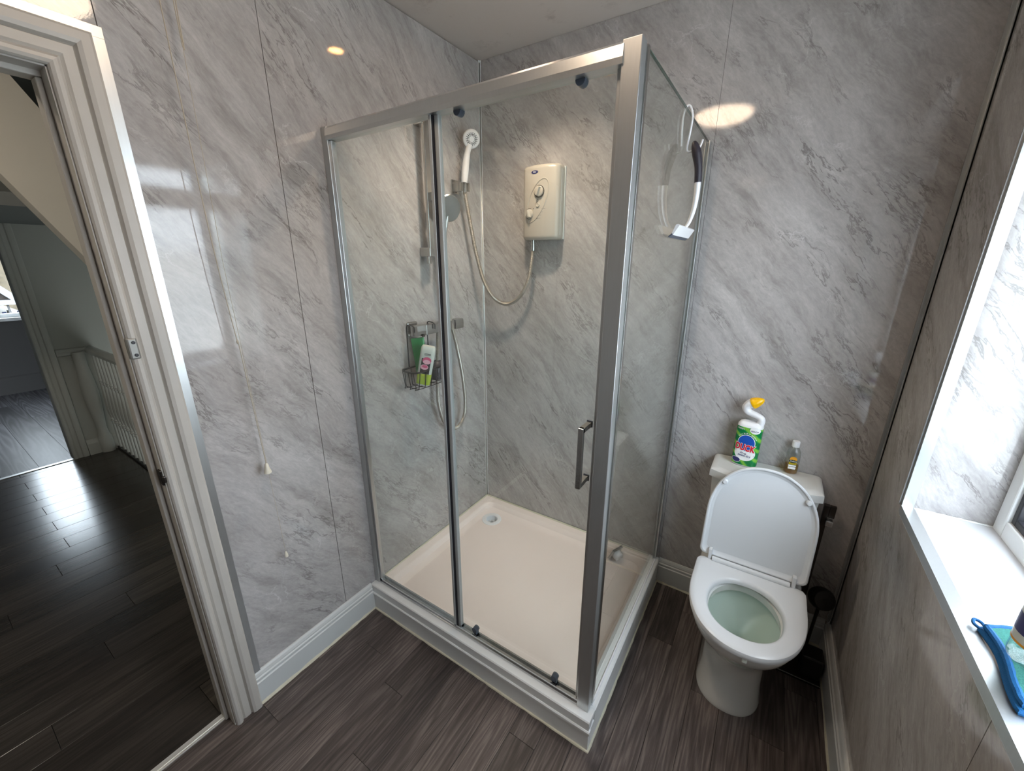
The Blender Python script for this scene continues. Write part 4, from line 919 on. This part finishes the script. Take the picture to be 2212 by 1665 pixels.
# ================================================================ CORDS AND LAMPS
ca = thing('light_pull_cord', (.045, -1.262, C), 'cream pull cord with bell shaped pull hanging in front of the left wall', 'pull cord')
m = MB(); m.M = Matrix.Translation((.045, -1.288, C)); m.lathe([(.0, 0), (.032, 0), (.032, -.018), (.012, -.028), (0, -.028)], 24); m.build('switch', M_plastic, ca)
m = MB(); m.tube(spline([(.045, -1.288, C-.028), (.045, -1.287, 2.13), (.045, -1.284, 1.65), (.045, -1.272, 1.36), (.045, -1.268, 1.32), (.045, -1.264, 1.15), (.045, -1.259, .915)], 6), .0013, 6); m.build('cord', M_cord, ca)
m = MB(); m.M = Matrix.Translation((.045, -1.270, 1.327)); m.lathe([(.001, -.006), (.003, -.003), (.003, .003), (.001, .006)], 10); m.build('knot', M_cord, ca)
m = MB(); m.M = Matrix.Translation((.045, -1.259, 0)); m.lathe([(.003, .922), (.0055, .918), (.007, .906), (.011, .893), (.0115, .888), (.009, .886), (0, .886)], 20); m.build('pull', M_cordpull, ca)
cb = thing('thin_pull_cord', (.045, -1.258, C), 'thin pale pull cord with small acorn pull reaching low on the left wall', 'pull cord')
m = MB(); m.M = Matrix.Translation((.045, -1.230, C)); m.lathe([(.0, 0), (.024, 0), (.024, -.015), (.010, -.022), (0, -.022)], 24); m.build('switch', M_plastic, cb)
m = MB(); m.tube([(.043, -1.240, C-.02), (.044, -1.258, 2.14), (.045, -1.258, 2.056)], .0014, 6); m.tube([(.047, -1.236, C-.02), (.047, -1.255, 2.14), (.046, -1.256, 2.050)], .0014, 6); m.build('doubled_cord', M_cord, cb)
m = MB(); m.tube([(.045, -1.258, 2.06), (.045, -1.266, 1.56), (.045, -1.258, 1.0), (.045, -1.253, .57)], .0007, 6); m.build('cord', M_cord, cb)
m = MB(); m.M = Matrix.Translation((.045, -1.253, 0)); m.lathe([(.001, .572), (.0035, .567), (.006, .556), (.006, .549), (0, .548)], 16); m.build('pull', M_cordpull, cb)

cl = thing('ceiling_light', (.900, -1.30, C), 'round flush ceiling light with a warm glowing diffuser', 'ceiling light')
m = MB(); m.M = Matrix.Translation((.900, -1.30, C)); m.lathe([(.175, 0), (.178, -.010), (.172, -.030), (.160, -.034)], 40, cap=False); m.build('rim', M_plastic, cl)
m = MB(); m.M = Matrix.Translation((.900, -1.30, C)); m.lathe([(.165, -.024), (.158, -.045), (.13, -.066), (.08, -.080), (.035, -.085), (0, -.086)], 40, cap=False); m.build('diffuser', M_lamp, cl)
cs_ = thing('ceiling_spotlight', (.475, -.43, C), 'small recessed spotlight glowing amber above the shower', 'spotlight')
m = MB(); m.M = Matrix.Translation((.475, -.43, C)); m.lathe([(.042, 0), (.042, -.004), (.034, -.006), (.028, -.001)], 32, cap=False); m.build('bezel', M_chrome, cs_)
m = MB(); m.M = Matrix.Translation((.475, -.43, C)); m.lathe([(.029, -.0015), (.015, -.003), (0, -.0035)], 24, cap=False); m.build('lens', M_spot, cs_)
sd_l = bpy.data.lights.new('spotlight_beam', 'SPOT'); sd_l.energy = 38; sd_l.color = (1, .80, .62); sd_l.spot_size = math.radians(120); sd_l.spot_blend = .8; sd_l.shadow_soft_size = .028
so = bpy.data.objects.new('spotlight_beam', sd_l); sd_l.shadow_soft_size = .06; so.location = (.475, -.43, C-.008); COL.objects.link(so)

# ================================================================ LANDING AND THE ROOM BEYOND
fl2 = struct('floor_landing'); B('subfloor', (-3.26, -2.6, -.20), (-.1105, -1.0, -.0085), M_gasket, fl2)
random.seed(11)
for i in range(23):
    x1 = -.112 - .139*i if i else -.067; x0 = max(-3.26, -.112-.139*(i+1))
    if x1 - x0 < .02: continue
    js = ([-1.582] if i % 2 == 0 else [-2.15]) if i > 11 else [[-1.52], [-2.2], [-1.86], [-2.35], [-1.66], [-2.1]][i % 6]
    ys = [-1.0] + js + [-2.6]
    for y1, y0 in zip(ys[:-1], ys[1:]): B('plank', (x0+.0006, y0+.0006, -.008), (x1-.0006, y1-.0006, -.001+random.uniform(-.0003, .0003)), M_land, fl2, .0009)
wlf = struct('wall_landing')                                     # wall at the end of the landing with the far doorway
JX = -3.25; JY0, JY1 = -2.10, -1.285
m = MB(); m.box((JX-.1, JY1, -.2), (JX, .1, C)); m.box((JX-.1, -2.7, 0), (JX, JY0, C)); m.box((JX-.1, JY0, 2.02), (JX, JY1, C)); m.build('wall_core', M_landwall, wlf)
m = MB(); m.loft([[(JX+h*.8, y+dy*d*1.1, z+dz*d*1.1) for d, h in APR] for y, z, dy, dz in ((JY1, 0, 1, 0), (JY1, 2.02, 1, 1), (JY0, 2.02, -1, 1), (JY0, 0, -1, 0))], smooth=False); m.build('architrave', M_balu, wlf)
m = MB(); m.prism([(JX, .835), (JX+.016, .842), (JX+.022, .858), (JX+.030, .872), (JX+.018, .888), (JX, .892)], 'y', -1.19, -1.0); m.build('dado_rail', M_balu, wlf)
m = MB(); m.prism([(JX, -.01), (JX+.020, -.01), (JX+.020, .095), (JX+.014, .112), (JX+.008, .120), (JX, .128)], 'y', -1.19, -1.0); m.build('skirting', M_balu, wlf)
B('wall_stair', (-3.35, .05, -1.5), (-.1, .1, C), M_landwall)['kind'] = 'structure'
B('wall_landing_side', (-3.35, -2.7, -.2), (-.1, -2.6, C), M_landwall)['kind'] = 'structure'
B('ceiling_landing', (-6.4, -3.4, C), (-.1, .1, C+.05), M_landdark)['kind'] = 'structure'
B('wall_stairwell', (-3.26, -1.0, -1.5), (-.1, -.96, -.02), M_landwall)['kind'] = 'structure'
B('floor_stairwell', (-3.26, -1.0, -1.55), (-.1, .1, -1.5), M_land)['kind'] = 'structure'
trim('trim_7', M_gasket, [((-3.25, -1.02, -.004), (-.12, -1.0, .016)), ((-3.25, -1.19, -.004), (-3.235, -1.0, .012))])
trim('trim_8', M_alu, [((-3.27, JY0, -.002), (-3.235, JY1, .004))], .001)
lc = thing('landing_fill_light', (-.75, -2.15, C), 'added round fill light, out of view above the landing by the doorway', 'ceiling light')  # invented lamp, out of view, added to brighten the bulkhead and landing walls
m = MB(); m.M = Matrix.Translation((-.75, -2.15, C)); m.lathe([(.10, 0), (.10, -.03), (.06, -.055), (0, -.06)], 28, cap=False); m.build('fill_dome', M_fill, lc)
# sloping bulkhead of the attic stairs
m = MB(); m.prism([(-1.46, 2.05), (-1.195, 1.555), (-.98, 1.15), (-.98, 1.78), (-1.20, 2.205), (-1.34, 2.4566), (-1.46, 2.4566)], 'x', -1.72, -1.6); o = m.build('wall_bulkhead', M_bulk); o['kind'] = 'structure'
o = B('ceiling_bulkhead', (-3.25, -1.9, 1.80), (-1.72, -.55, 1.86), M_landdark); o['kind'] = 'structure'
# balustrade
bs = thing('balustrade', (-2.4, -1.0, 0), 'painted landing balustrade of turned balusters seen through the doorway', 'balustrade')
m = MB(); m.prism([(-1.028, .845), (-.972, .845), (-.968, .868), (-.978, .886), (-1.0, .893), (-1.022, .886), (-1.032, .868)], 'x', -3.25, -.8); m.build('handrail', M_balu, bs)
BP = [(.013, 0), (.013, .235), (.015, .24), (.020, .250), (.014, .258), (.019, .268), (.013, .28), (.020, .32), (.0225, .37), (.019, .44), (.0145, .52), (.012, .575), (.017, .585), (.013, .595), (.019, .605), (.013, .615), (.012, .63), (.012, .848)]
m = MB(); m.lathe(BP, 10); b0 = m.build('baluster', M_balu)
for i in range(16):
    o = b0 if i == 0 else b0.copy()
    if i: COL.objects.link(o)
    o.parent = bs; o.location = (-3.19 + .095*i + 2.4, 0, .01)
NP = [(.045, 0), (.045, .13), (.036, .15), (.030, .20), (.034, .28), (.046, .42), (.050, .52), (.046, .62), (.036, .74), (.036, .86)]
m = MB(); m.M = Matrix.Translation((-3.232, -1.075, 0)); m.lathe(NP, 20); m.build('newel_post', M_balu, bs)

# far room
fl3 = struct('floor_room'); B('subfloor', (-6.3, -3.4, -.06), (-3.26, -.5, -.006), M_gasket, fl3)
for i in range(15):
    y0 = -3.4+.193*i
    for x0, x1 in ((-6.3, -4.9 if i % 2 else -5.6), (-4.9 if i % 2 else -5.6, -3.27)): B('plank', (x0+.001, y0+.001, -.006), (x1-.001, y0+.192, 0), M_room, fl3)
wrm = struct('wall_room'); FY0, FY1, FZ0, FZ1 = -1.34, -.885, .90, 2.16
m = MB(); m.box((-6.35, FY1, 0), (-6.25, -.5, C)); m.box((-6.35, -3.4, 0), (-6.25, FY0, C)); m.box((-6.35, FY0, 0), (-6.25, FY1, FZ0)); m.box((-6.35, FY0, FZ1), (-6.25, FY1, C)); m.build('wall_core', M_roomwall, wrm)
m = MB(); m.prism([(-6.25, 0), (-6.228, 0), (-6.228, .17), (-6.238, .20), (-6.25, .21)], 'y', -3.4, -.5); m.build('skirting', M_roomwall, wrm)
B('wall_room_side', (-6.35, -.5, 0), (-3.35, -.4, C), M_roomwall)['kind'] = 'structure'
B('wall_room_rear', (-6.35, -3.5, 0), (-3.26, -3.4, C), M_roomwall)['kind'] = 'structure'
w2 = struct('window_2')
m = frame_bars(FY0, FY1, FZ0, FZ1, .045, -6.33, -6.27, .003); m.build('frame', M_pvc, w2)
B('window_sill', (-6.33, FY0-.02, FZ0-.035), (-6.18, FY1+.02, FZ0+.002), M_pvc, w2, .004)
B('pane', (-6.305, FY0+.04, FZ0+.04), (-6.299, FY1-.04, FZ1-.04), M_wglass, w2)

# ================================================================ OUTSIDE THE FAR WINDOW
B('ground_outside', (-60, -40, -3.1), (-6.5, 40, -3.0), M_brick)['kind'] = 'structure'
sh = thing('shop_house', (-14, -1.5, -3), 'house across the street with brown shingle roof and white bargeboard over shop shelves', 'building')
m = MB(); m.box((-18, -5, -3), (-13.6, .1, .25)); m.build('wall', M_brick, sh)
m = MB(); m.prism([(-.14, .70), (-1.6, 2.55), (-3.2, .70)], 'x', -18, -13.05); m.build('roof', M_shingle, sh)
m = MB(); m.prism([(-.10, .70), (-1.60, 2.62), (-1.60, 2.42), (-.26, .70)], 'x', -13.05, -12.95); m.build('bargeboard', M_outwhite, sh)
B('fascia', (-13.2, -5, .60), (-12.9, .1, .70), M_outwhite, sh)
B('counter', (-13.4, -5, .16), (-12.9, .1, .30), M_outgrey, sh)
for i in range(12):
    m = MB(); y = .0-.165*i; m.box((-13.05, y-.015, .28), (-13.0, y+.015, .62)); m.build('post', M_outgrey, sh)
random.seed(5)
for i in range(18):
    y = .06-.075*i; h_ = random.uniform(.06, .17); B('display_box', (-13.35, y-.028, .30), (-13.25, y+.028, .30+h_), random.choice([M_teal, M_navybox, M_redbox, M_brick]), sh)
rk = thing('rock_slope', (-24, 2, -3), 'yellowish rocky bank rising behind the shop', 'rock')
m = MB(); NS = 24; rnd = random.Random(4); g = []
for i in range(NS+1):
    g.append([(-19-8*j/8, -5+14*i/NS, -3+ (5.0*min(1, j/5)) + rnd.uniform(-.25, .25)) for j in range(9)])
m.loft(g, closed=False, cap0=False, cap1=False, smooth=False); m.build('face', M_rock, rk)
pl = thing('leafy_plant', (-15.5, -.1, 1.0), 'spiky green plant growing on top of the rocky bank', 'plant')
m = MB()
for i in range(60):
    a_, t_ = rnd.uniform(0, 2*PI), rnd.uniform(.2, 1.0); L = rnd.uniform(.25, .5); b_ = Vector((-21+rnd.uniform(-.4, .4), .62+rnd.uniform(-.5, .5), 1.55)); d_ = Vector((math.cos(a_)*t_, math.sin(a_)*t_, 1)).normalized()*L; w_ = Vector((-d_.y, d_.x, 0)).normalized()*.03
    m.add([tuple(b_-w_), tuple(b_+w_), tuple(b_+d_)], [(0, 1, 2)])
m.build('leaves', M_leaf, pl)
wy = B('garden_wall', (-28, -6, 1.2), (-27.6, 8, 2.3), M_brick); tag(wy, 'pale rendered wall above the rocky bank', 'wall')
